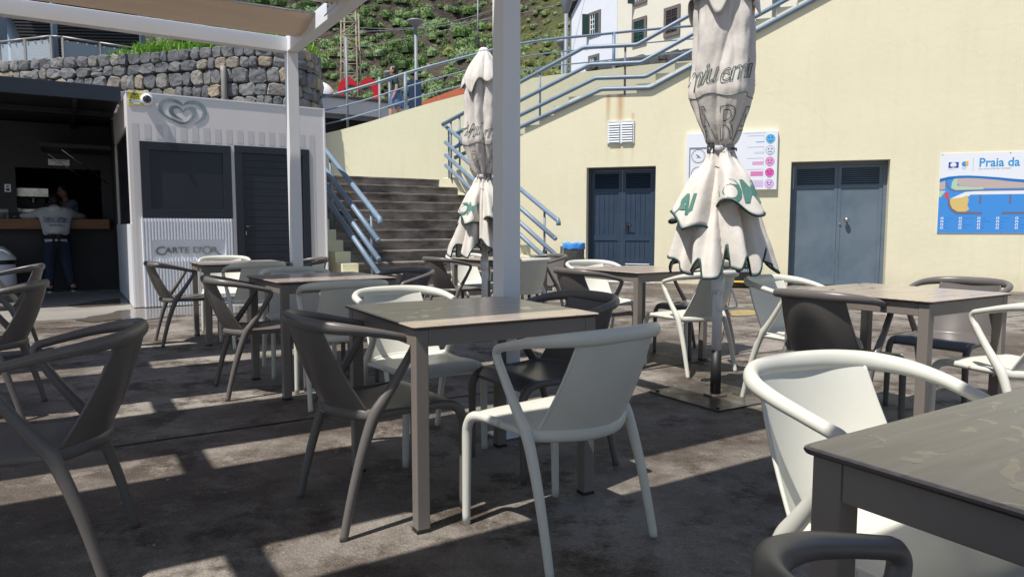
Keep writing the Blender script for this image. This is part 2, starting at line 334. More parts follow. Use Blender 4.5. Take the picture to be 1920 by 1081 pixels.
# ------------------------------------------------------------------ mesh helpers
COL = scene.collection
def link(o):
    COL.objects.link(o); return o
def tag(o, label=None, cat=None, group=None, kind=None):
    if label: o["label"] = label
    if cat: o["category"] = cat
    if group: o["group"] = group
    if kind: o["kind"] = kind
    return o
def empty(name, loc, label, cat, group=None, rz=0.0):
    o = bpy.data.objects.new(name, None); o.empty_display_size = 0.1
    o.location = loc; o.rotation_euler = (0, 0, rz); link(o)
    return tag(o, label, cat, group)
def parent_to(o, root):
    """child keeps its world place"""
    o.parent = root
    m = Matrix.Identity(4); p = root; chain = []
    while p is not None:
        chain.append(p); p = p.parent
    for p in reversed(chain):
        m = m @ (p.matrix_parent_inverse if p.parent else Matrix.Identity(4)) @ (Matrix.Translation(p.location) @ p.rotation_euler.to_matrix().to_4x4())
    o.matrix_parent_inverse = m.inverted()
    return o
class MB:
    def __init__(s): s.v = []; s.f = []; s.m = []; s.sm = []
    def add(s, vs, fs, mi=0, smooth=False):
        b = len(s.v); s.v += [tuple(v) for v in vs]
        for f in fs:
            s.f.append(tuple(b + i for i in f)); s.m.append(mi); s.sm.append(smooth)
        return s
    def box(s, o, ax, ay, az, mi=0):
        """box from corner o with edge vectors"""
        o = Vector(o); vs = [o, o + ax, o + ax + ay, o + ay, o + az, o + ax + az, o + ax + ay + az, o + ay + az]
        fs = [(0, 3, 2, 1), (4, 5, 6, 7), (0, 1, 5, 4), (1, 2, 6, 5), (2, 3, 7, 6), (3, 0, 4, 7)]
        if ax.cross(ay).dot(az) < 0: fs = [f[::-1] for f in fs]
        return s.add(vs, fs, mi)
    def cbox(s, c, sx, sy, sz, mi=0, ex=Vector((1, 0, 0)), ey=Vector((0, 1, 0)), ez=Vector((0, 0, 1))):
        c = Vector(c); return s.box(c - ex * sx / 2 - ey * sy / 2 - ez * sz / 2, ex * sx, ey * sy, ez * sz, mi)
    def prism(s, pts, d, mi=0):
        """planar outline pts (3D), extruded by vector d"""
        pts = [Vector(p) for p in pts]; n = len(pts); d = Vector(d)
        nrm = Vector((0, 0, 0))
        for i in range(n):
            nrm += pts[i].cross(pts[(i + 1) % n])
        vs = pts + [p + d for p in pts]
        fs = [tuple(range(n - 1, -1, -1)), tuple(range(n, 2 * n))] + [(i, (i + 1) % n, n + (i + 1) % n, n + i) for i in range(n)]
        if nrm.dot(d) < 0: fs = [f[::-1] for f in fs]
        return s.add(vs, fs, mi)
    def tube(s, pts, rad, segs=10, mi=0, up=None, caps=True, smooth=True, closed=False, asp=None):
        pts = [Vector(p) for p in pts]; n = len(pts)
        rr = rad if isinstance(rad, (list, tuple)) else [rad] * n
        vs = []; prev = None
        for i, p in enumerate(pts):
            if closed: t = pts[(i + 1) % n] - pts[i - 1]
            else: t = pts[min(i + 1, n - 1)] - pts[max(i - 1, 0)]
            t.normalize()
            if prev is None:
                a = Vector(up) if up is not None else (Vector((0, 0, 1)) if abs(t.z) < 0.9 else Vector((1, 0, 0)))
            else: a = prev
            if up is not None: a = Vector(up)
            x = a - t * a.dot(t); x.normalize(); prev = x; y = t.cross(x)
            r = rr[i]; rx, ry = (r if isinstance(r, (tuple, list)) else (r, r))
            for k in range(segs):
                an = 2 * math.pi * k / segs
                vs.append(p + x * rx * math.cos(an) + y * ry * math.sin(an))
        fs = []
        for i in range(n if closed else n - 1):
            j = (i + 1) % n
            for k in range(segs):
                l = (k + 1) % segs
                fs.append((i * segs + k, i * segs + l, j * segs + l, j * segs + k))
        s.add(vs, fs, mi, smooth)
        if caps and not closed:
            b = len(s.v) - n * segs
            s.f.append(tuple(b + k for k in range(segs - 1, -1, -1))); s.m.append(mi); s.sm.append(False)
            s.f.append(tuple(b + (n - 1) * segs + k for k in range(segs))); s.m.append(mi); s.sm.append(False)
        return s
    def grid(s, fn, nu, nv, mi=0, cu=False, smooth=True, flip=False):
        vs = [fn(i / (nu if cu else nu - 1.0), j / (nv - 1.0)) for j in range(nv) for i in range(nu)]
        fs = []
        for j in range(nv - 1):
            for i in range(nu if cu else nu - 1):
                k = (i + 1) % nu
                f = (j * nu + i, j * nu + k, (j + 1) * nu + k, (j + 1) * nu + i)
                fs.append(f[::-1] if flip else f)
        return s.add(vs, fs, mi, smooth)
    def lathe(s, prof, c=(0, 0, 0), segs=24, mi=0, smooth=True):
        c = Vector(c); vs = []; n = len(prof)
        for r, z in prof:
            for k in range(segs):
                a = 2 * math.pi * k / segs; vs.append(c + Vector((r * math.cos(a), r * math.sin(a), z)))
        fs = [(i * segs + k, i * segs + (k + 1) % segs, (i + 1) * segs + (k + 1) % segs, (i + 1) * segs + k) for i in range(n - 1) for k in range(segs)]
        return s.add(vs, fs, mi, smooth)
    def build(s, name, mats, root=None, bevel=0.0, local=False, thick=0.0, subsurf=0, origin=None):
        me = bpy.data.meshes.new(name)
        vs = s.v
        if origin is not None: vs = [tuple(Vector(v) - Vector(origin)) for v in vs]
        me.from_pydata(vs, [], s.f)
        mats = mats if isinstance(mats, (list, tuple)) else [mats]
        for m in mats: me.materials.append(m)
        me.polygons.foreach_set("material_index", s.m); me.polygons.foreach_set("use_smooth", s.sm)
        me.update()
        o = bpy.data.objects.new(name, me); link(o)
        if origin is not None: o.location = origin
        if thick:
            md = o.modifiers.new("solid", 'SOLIDIFY'); md.thickness = thick; md.offset = 0
        if bevel:
            md = o.modifiers.new("bevel", 'BEVEL'); md.width = bevel; md.segments = 2; md.limit_method = 'ANGLE'
        if subsurf:
            md = o.modifiers.new("sub", 'SUBSURF'); md.levels = subsurf; md.render_levels = subsurf
        if root is not None:
            if local: o.parent = root
            else: parent_to(o, root)
        return o

def spline(pts, n=8):
    """Catmull-Rom through points"""
    P = [Vector(p) for p in pts]; out = []
    for i in range(len(P) - 1):
        p0 = P[max(i - 1, 0)]; p1 = P[i]; p2 = P[i + 1]; p3 = P[min(i + 2, len(P) - 1)]
        for k in range(n):
            t = k / n
            out.append(0.5 * ((2 * p1) + (p2 - p0) * t + (2 * p0 - 5 * p1 + 4 * p2 - p3) * t * t + (3 * p1 - p0 - 3 * p2 + p3) * t ** 3))
    out.append(P[-1]); return out
def lerpr(vals, n=8):
    out = []
    for i in range(len(vals) - 1):
        for k in range(n):
            t = k / n; a, b = vals[i], vals[i + 1]
            out.append(tuple(a[j] * (1 - t) + b[j] * t for j in range(2)) if isinstance(a, tuple) else a * (1 - t) + b * t)
    out.append(vals[-1]); return out
def copy_thing(o, loc, rz, label, group=None, root=None):
    c = o.copy(); COL.objects.link(c)
    if root is None:
        c.location = loc; c.rotation_euler = (0, 0, rz); c["label"] = label
        if group: c["group"] = group
    else: c.parent = root
    for ch in list(o.children): copy_thing(ch, None, None, None, None, c)
    return c

def text_geo(body, size=1.0, extrude=0.0, outline=0.0, shear=0.0, spacing=1.0, align='LEFT', res=3, bold=0.0):
    cu = bpy.data.curves.new("t", 'FONT'); cu.body = body; cu.size = size; cu.extrude = extrude; cu.shear = shear
    cu.space_character = spacing; cu.align_x = align; cu.resolution_u = res; cu.offset = bold
    if outline:
        cu.fill_mode = 'NONE'; cu.bevel_depth = outline; cu.bevel_resolution = 0
    ob = bpy.data.objects.new("t", cu); link(ob)
    bpy.context.view_layer.update()
    dg = bpy.context.evaluated_depsgraph_get()
    me = bpy.data.meshes.new_from_object(ob.evaluated_get(dg))
    vs = [tuple(v.co) for v in me.vertices]; fs = [tuple(p.vertices) for p in me.polygons]
    bpy.data.objects.remove(ob); bpy.data.curves.remove(cu); bpy.data.meshes.remove(me)
    return vs, fs
def text_on(mb, body, org, ex, ey, size, off=0.002, mi=0, **kw):
    vs, fs = text_geo(body, size, **kw); nrm = ex.cross(ey)
    return mb.add([org + ex * v[0] + ey * v[1] + nrm * (v[2] + off) for v in vs], fs, mi)

# ================================================================== SETTING
g = MB(); S_ = 400.0
def gfn():
    xs = [-S_, -60, -20, -8, 8, 20, 60, S_]
    vs = [(x, y, 0) for y in xs for x in xs]; n = len(xs)
    return vs, [(j * n + i, j * n + i + 1, (j + 1) * n + i + 1, (j + 1) * n + i) for j in range(n - 1) for i in range(n - 1)]
g.add(*gfn())
tag(g.build("ground", M_ground), kind="structure")
M_joint = mat("dark_joint", (0.018, 0.016, 0.014), 0.95)
j = MB()
def strip(a, b, w, z=0.004):
    a = Vector(a); b = Vector(b); t = (b - a).normalized(); nn = Vector((-t.y, t.x, 0)); N = int((b - a).length / 0.12) + 1
    L_ = []; Rr = []
    for i in range(N + 1):
        p = a + (b - a) * (i / N); ww = w * (0.5 + 0.9 * abs(mnoise.noise(p * 5.0))); o = 0.3 * w * mnoise.noise(p * 3.0)
        L_.append(p + nn * (ww / 2 + o) + UP * z); Rr.append(p - nn * (ww / 2 - o) + UP * z)
    j.add(L_ + Rr, [(i, N + 1 + i, N + 2 + i, i + 1) for i in range(N)])
strip(RQ(-9, 3.96), RQ(14, 3.96), 0.022)
strip(RQ(-9, 9.05), RQ(3.2, 9.05), 0.03)
strip(RQ(-9, -1.2), RQ(14, -1.2), 0.022)
strip(RQ(4.25, -3), RQ(4.25, 9.2), 0.014)
strip(RQ(-2.4, -3), RQ(-2.4, 9.05), 0.010)
strip(WP(-3, 0, 2.2), WP(14, 0, 2.2), 0.02)
strip(WP(1.5, 0, 0.05), WP(1.5, 0, 7), 0.014)
strip(WP(6.4, 0, 0.05), WP(6.4, 0, 7), 0.014)
j.build("paving_joints", M_joint)["kind"] = "structure"
# paler wet slab and puddles before the kiosk
def blob_sheet(name, pts, z, m):
    p = MB(); c = sum((Vector(q) for q in pts), Vector()) / len(pts)
    sp = spline([*pts, pts[0]], 6)[:-1]
    vs = [c + UP * z] + [Vector(q) + UP * z + Vector((mnoise.noise(Vector(q) * 4), mnoise.noise(Vector(q) * 4 + Vector((5, 5, 5))), 0)) * 0.05 for q in sp]
    n = len(sp); p.add(vs, [(0, 1 + i, 1 + (i + 1) % n) for i in range(n)])
    return p.build(name, m)
M_slab = mat("kiosk_slab_concrete", (0.22, 0.205, 0.185), 0.6, (0.29, 0.27, 0.245), 1.6, rvar=0.15, bump=0.3, bscale=60, bdist=0.004)
sl = MB(); a_ = KP(-9, -0.42, 0.004); sl.add([KP(-9, -0.78, .004), KP(2.9, -0.78, .004), KP(2.9, 7, .004), KP(-9, 7, .004)], [(0, 1, 2, 3)])
sl.build("kiosk_pavement", M_slab)["kind"] = "structure"
M_wet = mat("wet_concrete", (0.15, 0.132, 0.112), 0.12, (0.18, 0.16, 0.138), 2.0, rvar=0.07, spec=0.7)
def gp(u, v): return on(u, v, Vector((0, 0, 0)), UP)
def puddle(name, pix, lab, z=0.008):
    o = blob_sheet(name, [gp(*p) for p in pix], z, M_wet); o["kind"] = "structure"; return o
puddle("puddle", [(140, 601), (175, 593), (205, 589), (222, 583), (250, 580), (262, 580), (320, 577), (420, 574), (520, 576), (505, 586), (440, 588), (380, 592), (330, 592), (270, 600), (215, 600), (180, 604)], "")
puddle("puddle", [(125, 573), (165, 567), (228, 560), (245, 570), (200, 574), (150, 577)], "")
M_yspot = mat("faded_yellow_paint", (0.42, 0.30, 0.07), 0.8, (0.20, 0.17, 0.12), 6.0)
o = blob_sheet("faded_road_paint", [gp(*p) for p in [(1372, 583), (1395, 581), (1425, 584), (1420, 590), (1396, 592), (1372, 591)]], 0.005, M_yspot); o["kind"] = "structure"

lt0 = MB(); rg = random.Random(21)
for i in range(260):
    x = rg.uniform(-5, 6); y = rg.uniform(1.2, 12); r = rg.uniform(.003, .009) * (1 if y < 5 else 1.5); a0 = rg.uniform(0, 6)
    lt0.add([(x + r * math.cos(a0 + k * 1.26) * rg.uniform(.6, 1.3), y + r * math.sin(a0 + k * 1.26) * rg.uniform(.6, 1.3), .006 + (.004 if k % 2 else 0)) for k in range(5)], [(0, 1, 2, 3, 4)])
tag(lt0.build("ground_litter", mat("pale_crumbs", (0.45, 0.42, 0.36), 0.8, scale=3.0, island=[(0.5, .47, .4), (.3, .25, .18), (.55, .54, .5), (.22, .15, .08)])), "tiny pale crumbs and leaf bits scattered over the terrace concrete", "litter", kind="stuff")

# ------------------------------------------------------------------ near yellow wall with the rising stair edge
M_yel1 = wall_mat("yellow_render_near", (0.79, 0.73, 0.53), (0.745, 0.685, 0.49),
                  stains=[(wsz(1163, 200)[0], 0.10, 2.2, 4.0, 1.0), (wsz(1141, 200)[0], 0.07, 2.4, 3.75, 0.7), (wsz(1187, 200)[0], 0.05, 2.2, 3.3, 0.5),
                          (wsz(1302, 150)[0], 0.25, 3.3, 4.2, 0.3)])
M_yel2 = wall_mat("yellow_render_far", (0.84, 0.80, 0.58), (0.80, 0.76, 0.54))
S0 = wsz(827, 240)[0]                        # landing corner
ZL = 2.12                                    # landing height
sA = wsz(1095, 90)[0]; sB = wsz(1195, 85)[0]
prof = []                                    # stepped top (s, z)
def flight(s0, s1, z0, z1, n):
    out = []
    for k in range(n):
        out.append((s0 + (s1 - s0) * k / n, z0 + (z1 - z0) * (k + 1) / n))
    return out
s_m = S0 + 0.35
prof = [(S0 - 0.9, ZL + 0.02)] + flight(s_m, sA, ZL + 0.02, 3.70, 9) + flight(sB, sB + 7.2, 3.70, 3.70 + 20 * 0.172, 20)
SEND = 13.0
def ztop(s):
    z = prof[0][1]
    for a, b in prof:
        if s >= a - 1e-6: z = b
    return z
dl0, dl1 = wsz(1099, 420)[0], wsz(1228, 420)[0]; dzl = wsz(1164, 312.5)[1]
dr0, dr1 = wsz(1480, 420)[0], wsz(1664, 420)[0]; dzr = wsz(1575, 301)[1]
wall = empty("stair_wall", WP(3, 0), "pale yellow rendered wall with a stepped top, holding both double doors", "wall")
w = MB(); TWALL = 0.9
cuts = sorted(set([S0 - 0.9, SEND, dl0, dl1, dr0, dr1] + [p[0] for p in prof if p[0] < SEND]))
def wquad(s0, s1, z0, z1):
    # front face at out=0
    w.box(WP(s0, z0, -0.02), WD * (s1 - s0), WM * 0.02, UP * (z1 - z0))
for a, b in zip(cuts[:-1], cuts[1:]):
    mid = (a + b) / 2; zt = ztop(mid)
    zb = -0.1
    if dl0 < mid < dl1: zb = dzl
    if dr0 < mid < dr1: zb = dzr
    w.box(WP(a, zb, -TWALL), WD * (b - a), WM * TWALL, UP * (zt - zb))
o = w.build("rendered_wall", M_yel1, wall, origin=WP(0, 0))
# rotate local axes so object x runs along the wall
def retarget(o, ax):
    ang = math.atan2(ax.y, ax.x); Rm = Matrix.Rotation(-ang, 4, 'Z'); o.data.transform(Rm)
    o.rotation_euler = (0, 0, ang)
retarget(o, WD)
# louver vent
vs0, vz1 = wsz(1139, 228); vs1, vz0 = wsz(1189, 268)
vent = MB(); vent.box(WP(vs0, vz0, 0.0), WD * (vs1 - vs0), WM * 0.03, UP * (vz1 - vz0))
for h in range(2):
    a = vs0 + 0.035 + h * ((vs1 - vs0) / 2 - 0.01); ww = (vs1 - vs0) / 2 - 0.055
    vent.box(WP(a, vz0 + 0.03, 0.03), WD * ww, WM * 0.002, UP * (vz1 - vz0 - 0.06), 1)
    for k in range(8):
        z = vz0 + 0.035 + k * (vz1 - vz0 - 0.08) / 7.5
        p = WP(a, z, 0.034); vent.prism([p, p + WM * 0.022 - UP * 0.012, p + WM * 0.022 - UP * 0.004, p + UP * 0.03], WD * ww)
vo_ = vent.build("wall_vent", [mat("white_vent_plastic", (0.66, 0.70, 0.74), 0.5), M_dark]); tag(vo_, "white twin louvred vent on the yellow wall above the navy door", "vent")

def louvers(mb, s0, s1, z0, z1, out, n, mi=0):
    for k in range(n):
        z = z0 + (z1 - z0) * (k + 0.5) / n; h = (z1 - z0) / n
        p = WP(s0, z - h * 0.45, out); mb.prism([p, p + UP * 0.006, p + UP * (h * 0.85) - WM * 0.035 + UP * 0.0, p + UP * (h * 0.85 - 0.006) - WM * 0.035], WD * (s1 - s0), mi)
# navy left door
REC = 0.235
d1 = empty("double_door", WP((dl0 + dl1) / 2, 0, -REC), "navy blue double door of vertical boards with louvres, left of the folded umbrella", "door")
fr = MB(); f_ = 0.055
fr.box(WP(dl0, 0.02, -REC - 0.06), WD * f_, WM * 0.09, UP * (dzl - 0.02)); fr.box(WP(dl1 - f_, 0.02, -REC - 0.06), WD * f_, WM * 0.09, UP * (dzl - 0.02))
fr.box(WP(dl0 + f_, dzl - f_, -REC - 0.06), WD * (dl1 - dl0 - 2 * f_), WM * 0.09, UP * f_)
fr.build("door_frame", M_navy, d1, bevel=0.004)
mid = (dl0 + dl1) / 2 + 0.0
for side, (a, b) in enumerate(((dl0 + f_ + 0.004, mid - 0.004), (mid + 0.004, dl1 - f_ - 0.004))):
    lf = MB(); t = 0.045; st = 0.07; o0 = -REC
    z0, z1 = 0.03, dzl - f_ - 0.005
    lf.box(WP(a, z0, o0 - 0.04), WD * st, WM * t, UP * (z1 - z0)); lf.box(WP(b - st, z0, o0 - 0.04), WD * st, WM * t, UP * (z1 - z0))
    zr = [z0, 0.30 + z0, 0.37 + z0 + 0.28, z1 - 0.42, z1]
    for (ra, rb) in ((z0, z0 + 0.10), (z0 + 0.36, z0 + 0.43), (z0 + 0.80, z0 + 0.92), (z1 - 0.44, z1 - 0.36), (z1 - 0.06, z1)):
        lf.box(WP(a + st, ra, o0 - 0.04), WD * (b - a - 2 * st), WM * t, UP * (rb - ra))
    nb = 5; bw = (b - a - 2 * st) / nb
    for (ra, rb) in ((z0 + 0.43, z0 + 0.80), (z0 + 0.92, z1 - 0.44)):
        for k in range(nb):
            lf.box(WP(a + st + k * bw + 0.003, ra, o0 - 0.035), WD * (bw - 0.006), WM * 0.024, UP * (rb - ra))
    lf.box(WP(a + st, z0 + 0.1, o0 - 0.042), WD * (b - a - 2 * st), WM * 0.004, UP * (z1 - z0 - 0.16), 1)
    louvers(lf, a + st, b - st, z1 - 0.36, z1 - 0.06, o0, 8, 0)
    louvers(lf, a + st, b - st, z0 + 0.10, z0 + 0.36, o0 + 0.004, 6, 2)
    lf.build("door_leaf", [M_navy, M_dark, mat("white_louvre_slats", (0.5, 0.55, 0.62), 0.5)], d1)
hd = MB(); zz = wsz(1173, 426)[1]; hs = wsz(1173, 426)[0]
hd.cbox(WP(hs, zz, -REC + 0.012), 0.04, 0.014, 0.20, 0, WD, WM); hd.tube([WP(hs, zz + .04, -REC + .01), WP(hs, zz + .04, -REC + .06), WP(hs + .1, zz + .04, -REC + .065)], 0.011, 8)
hd.build("door_handle", M_black, d1)
sill = MB(); sill.box(WP(dl0 - 0.02, 0.0, -REC), WD * (dl1 - dl0 + 0.04), WM * (REC + 0.05), UP * 0.018); sill.build("threshold", M_conc, d1)
# blue-grey right door
d2 = empty("double_door", WP((dr0 + dr1) / 2, 0, -REC), "blue-grey steel double door with plain leaves and a round knob, right of the umbrella", "door")
fr = MB()
fr.box(WP(dr0, 0.02, -REC - 0.06), WD * 0.06, WM * 0.09, UP * (dzr - 0.02)); fr.box(WP(dr1 - 0.06, 0.02, -REC - 0.06), WD * 0.06, WM * 0.09, UP * (dzr - 0.02))
fr.box(WP(dr0 + 0.06, dzr - 0.06, -REC - 0.06), WD * (dr1 - dr0 - 0.12), WM * 0.09, UP * 0.06)
fr.build("door_frame", M_bluegrey, d2, bevel=0.004)
mid = wsz(1571, 420)[0]
for side, (a, b) in enumerate(((dr0 + 0.064, mid - 0.004), (mid + 0.004, dr1 - 0.064))):
    lf = MB(); o0 = -REC; z0, z1 = 0.03, dzr - 0.065; st = 0.055
    lf.box(WP(a, z0, o0 - 0.04), WD * (b - a), WM * 0.035, UP * (z1 - 0.42 - z0))
    lf.box(WP(a, z0, o0 - 0.0045), WD * st, WM * 0.012, UP * (z1 - z0)); lf.box(WP(b - st, z0, o0 - 0.0045), WD * st, WM * 0.012, UP * (z1 - z0))
    lf.box(WP(a + st, z0, o0 - 0.0045), WD * (b - a - 2 * st), WM * 0.012, UP * 0.08)
    lf.box(WP(a + st, z1 - 0.42, o0 - 0.04), WD * (b - a - 2 * st), WM * 0.048, UP * 0.06); lf.box(WP(a + st, z1 - 0.05, o0 - 0.04), WD * (b - a - 2 * st), WM * 0.048, UP * 0.05)
    lf.box(WP(a + st, z1 - 0.36, o0 - 0.05), WD * (b - a - 2 * st), WM * 0.004, UP * 0.31, 1)
    louvers(lf, a + st, b - st, z1 - 0.36, z1 - 0.05, o0, 8, 0)
    lf.build("door_leaf", [M_bluegrey, M_dark], d2)
ks, kz = wsz(1590, 412)
kn = MB(); kn.tube([WP(ks, kz, -REC), WP(ks, kz, -REC + 0.05)], 0.018, 12)
kn.grid(lambda a, b: WP(ks, kz, -REC + 0.07) + 0.046 * (WD * math.cos(2 * math.pi * a) * math.sin(math.pi * b) + UP * math.sin(2 * math.pi * a) * math.sin(math.pi * b) + WM * 0.8 * math.cos(math.pi * b)), 16, 10, cu=True)
kn.build("door_knob", M_steel, d2)
lk = MB(); s2_, z2_ = wsz(1577, 419); lk.tube([WP(s2_, z2_, -REC), WP(s2_, z2_, -REC + 0.02)], 0.022, 12); lk.build("lock", M_steel, d2)

# ------------------------------------------------------------------ far yellow ramp wall with thin rail
RT = [(600, 252, 17.4), (640, 243, 17.4), (700, 226, 17.42), (760, 207, 17.46), (815, 191, 17.52), (865, 178, 17.6), (920, 163, 17.7), (972, 151, 17.82), (1036, 141, 18.0), (1101, 134, 18.2), (1190, 124, 18.5), (1280, 115, 18.8), (1400, 106, 19.2), (1560, 97, 19.8)]
rt = spline([at(*p) for p in RT], 5)
rw = MB(); n = len(rt)
offs = []
for i, p in enumerate(rt):
    t = (rt[min(i + 1, n - 1)] - rt[max(i - 1, 0)]); t.z = 0; t.normalize(); offs.append(Vector((-t.y, t.x, 0)))
vs = []; fs = []
for i, p in enumerate(rt):
    b = p + offs[i] * 0.25
    vs += [(p.x, p.y, 0), tuple(p), tuple(b), (b.x, b.y, 0)]
for i in range(n - 1):
    for k in range(4):
        a = i * 4 + k; c = i * 4 + (k + 1) % 4
        fs.append((a, a + 4, c + 4, c))
fs += [(0, 1, 2, 3), tuple((n - 1) * 4 + k for k in (3, 2, 1, 0))]
rw.add(vs, fs, 0)
o = rw.build("ramp_wall", M_yel2, origin=(0, 17, 0)); tag(o, "tall pale yellow curved wall of the ramp behind the dark stair landing", "wall")
dk = MB(); vs = []
for i, p in enumerate(rt):
    a = p + offs[i] * 0.25; b = p + offs[i] * 3.2
    vs += [(a.x, a.y, p.z - 0.3), (b.x, b.y, p.z - 0.3), (b.x, b.y, p.z - 0.6), (a.x, a.y, p.z - 0.6)]
fs = [(i * 4 + k, i * 4 + 4 + k, i * 4 + 4 + (k + 1) % 4, i * 4 + (k + 1) % 4) for i in range(n - 1) for k in range(4)]
dk.add(vs, fs); dk.build("ramp_walkway", M_conc)["kind"] = "structure"
rl = empty("ramp_railing", rt[20], "thin blue-grey tube railing with three rails along the ramp wall top", "railing")
def rline(h, r, name):
    mb = MB(); mb.tube([p + UP * h + offs[i] * 0.1 for i, p in enumerate(rt)], r, 8); mb.build(name, M_rail, rl)
rline(0.90, 0.034, "handrail"); rline(0.57, 0.017, "rail"); rline(0.24, 0.017, "rail")
for u, v, Y in ((760, 207, 17.46), (972, 151, 17.8), (1152, 128, 18.3), (1330, 111, 19), (1500, 100, 19.5)):
    p = min(rt, key=lambda q: abs((q.x / q.y) - (u - 960) / 1318.0)); i = rt.index(p); a = p + offs[i] * 0.1
    mb = MB(); mb.tube([a - UP * 0.25, a + UP * 0.9], 0.042, 10); mb.build("post", M_rail, rl)

# ------------------------------------------------------------------ dark stairs
M_stair = mat("dark_mossy_concrete", (0.07, 0.056, 0.045), 0.9, (0.36, 0.32, 0.28), 2.2, stretch=(1, 1, 2.2), bump=0.5, bscale=14, bdist=0.02, contrast=0.2)
r0s, r1s, q0s, nst = 3.86, 7.10, 9.93, 12
rz_, tr_ = ZL / nst, 0.349
st = MB()
for k in range(nst):
    qa = q0s + tr_ * k
    st.box(RQ(r0s, qa, 0), E1 * (r1s - r0s), E2 * (tr_ if k < nst - 1 else 0.6), UP * (rz_ * (k + 1)))
    st.box(RQ(r0s, qa - 0.022, rz_ * (k + 1) - 0.035), E1 * (r1s - r0s), E2 * 0.022, UP * 0.035)
lt = RQ(r0s, q0s + tr_ * (nst - 1) + 0.6, ZL)
st.box(RQ(r0s - 1.4, q0s + tr_ * (nst - 1) + 0.602, 0), E1 * (r1s - r0s + 2.6), E2 * 2.6, UP * (ZL - 0.003))
so = st.build("concrete_steps", M_stair, bevel=0.006); tag(so, "flight of dark weathered concrete steps rising from the kiosk to the landing", "stairs")
# yellow stringers
def stringer(name, r, wdt, label, ext=0.12):
    mb = MB(); pts = []
    for k in range(nst):
        qa = q0s + tr_ * k - 0.03; z = rz_ * (k + 1) + ext
        pts += [RQ(r, qa, z - rz_ if k else 0), RQ(r, qa, z)]
    qe = q0s + tr_ * nst
    pts += [RQ(r, qe, ZL + ext), RQ(r, qe, 0)]
    mb.prism(pts, E1 * wdt); o = mb.build(name, M_yel2, origin=RQ(r, q0s)); tag(o, label, "wall"); return o
stringer("stair_stringer_wall", r0s - 0.26, 0.25, "low stepped yellow wall on the kiosk side of the dark steps", 0.0)
stringer("stair_stringer_wall", r1s + 0.01, 0.22, "low stepped yellow wall beside the dark steps under the right handrail", 0.06)
OFFS = [0.0, -0.34, -0.61, -0.83]
PR = 0.040
def lower_rail(r, label, lean):
    q_a, q_b = 9.68, q0s + tr_ * (nst - 1)
    zt0 = 1.235; sl = 0.497
    root = empty("stair_railing", RQ(r, q_a + 1, 0), label, "railing")
    for k, of in enumerate(OFFS):
        mb = MB()
        if k == 0:
            pts = [RQ(r, q_a - 0.07, zt0 - 0.11), RQ(r, q_a - 0.07, zt0 - 0.06), RQ(r, q_a - 0.05, zt0 - 0.015)] + [RQ(r, q_a + t, zt0 + t * sl) for t in (0.0, 0.05, 1.5, 3.0, q_b - q_a)]
            mb.tube(pts, PR, 14, up=E1)
        else:
            q1 = q_b - 0.02
            sh = 0.10 * k
            pts = [RQ(r, q_a + 0.02 + t, zt0 + of + (t + 0.02) * sl) for t in (0.0, 1.5, q1 - q_a - 0.02)]
            mb.tube(pts, PR, 14, up=E1)
            for e, d_ in ((pts[0], -1), (pts[-1], 1)):
                ax = (E2 + UP * sl).normalized(); mb.tube([e, e + ax * d_ * 0.012, e + ax * d_ * 0.03], [PR, PR * 0.9, PR * 0.35], 14, up=E1)
        mb.build("handrail" if k == 0 else "rail", M_rail, root)
    for q in (q_a + 0.42, q_a + 2.3, q_b - 0.06):
        mb = MB(); mb.tube([RQ(r + 0.055, q, max(0.0, (q - q0s) / tr_ * rz_)), RQ(r + 0.055, q, zt0 + (q - q_a) * sl - 0.01)], 0.02, 10); mb.build("post", M_rail, root)
    return root
lower_rail(r0s - 0.03, "blue-grey four-pipe stair railing beside the kiosk end", 0)
rr_ = lower_rail(r1s - 0.10, "blue-grey four-pipe stair railing between the post and the navy door", 0)
# upper flight railing in the plane of the near wall
ur = empty("upper_stair_railing", WP(sA, 3.6), "heavy blue-grey four-pipe railing climbing the stepped wall top", "railing")
pc = RQ(r1s - 0.10, q0s + tr_ * (nst - 1)); zc = 1.235 + 0.497 * (q0s + tr_ * (nst - 1) - 9.68)
zA = wsz(1095, 90)[1]; zB = wsz(1195, 85)[1]
zf = lambda s: zB + (s - sB) * ((wsz(1310, 20)[1] - zB) / (wsz(1310, 20)[0] - sB))
for k, of in enumerate(OFFS):
    dx = 0.10 * k
    s_st = (pc - W0).dot(WD)
    zl = lambda s: zc + (s - s_st) * (zA - zc) / (sA - s_st)
    pts = [WP(s_st if k == 0 else s_st + 0.28, zl(s_st if k == 0 else s_st + 0.28) + of, 0.03)]
    pts += [WP(sA + dx * 1.2 - 0.03, zl(sA - 0.03) + of, 0.03), WP(sA + dx * 1.2 + 0.03, zA + of, 0.03), WP(sB + dx * 0.9 - 0.03, zB + of, 0.03), WP(sB + dx * 0.9 + 0.03, zf(sB + 0.03) + of, 0.03), WP(sB + dx * 0.9 + 6.5, zf(sB + 6.5) + of, 0.03)]
    mb = MB(); mb.tube(pts, PR, 14, up=WM); mb.build("handrail" if k == 0 else "rail", M_rail, ur)
for u, mt in ((846, M_rail), (862, M_rail), (1013, M_rail), (1171, M_rust), (1320, M_rail), (1524, M_rail), (1700, M_rail)):
    s = wsz(u, 200)[0]; zt = (zc + (s - s_st) * (zA - zc) / (sA - s_st)) if s < sA else (zA if s < sB else zf(s))
    mb = MB(); mb.tube([WP(s, ztop(s) - 0.03, 0.02 if u != 1171 else 0.0), WP(s, zt, 0.02 if u != 1171 else 0.0)], 0.021, 10)
    po = mb.build("post", mt, ur)
    if u == 1171: po["label"] = "rust-streaked post"
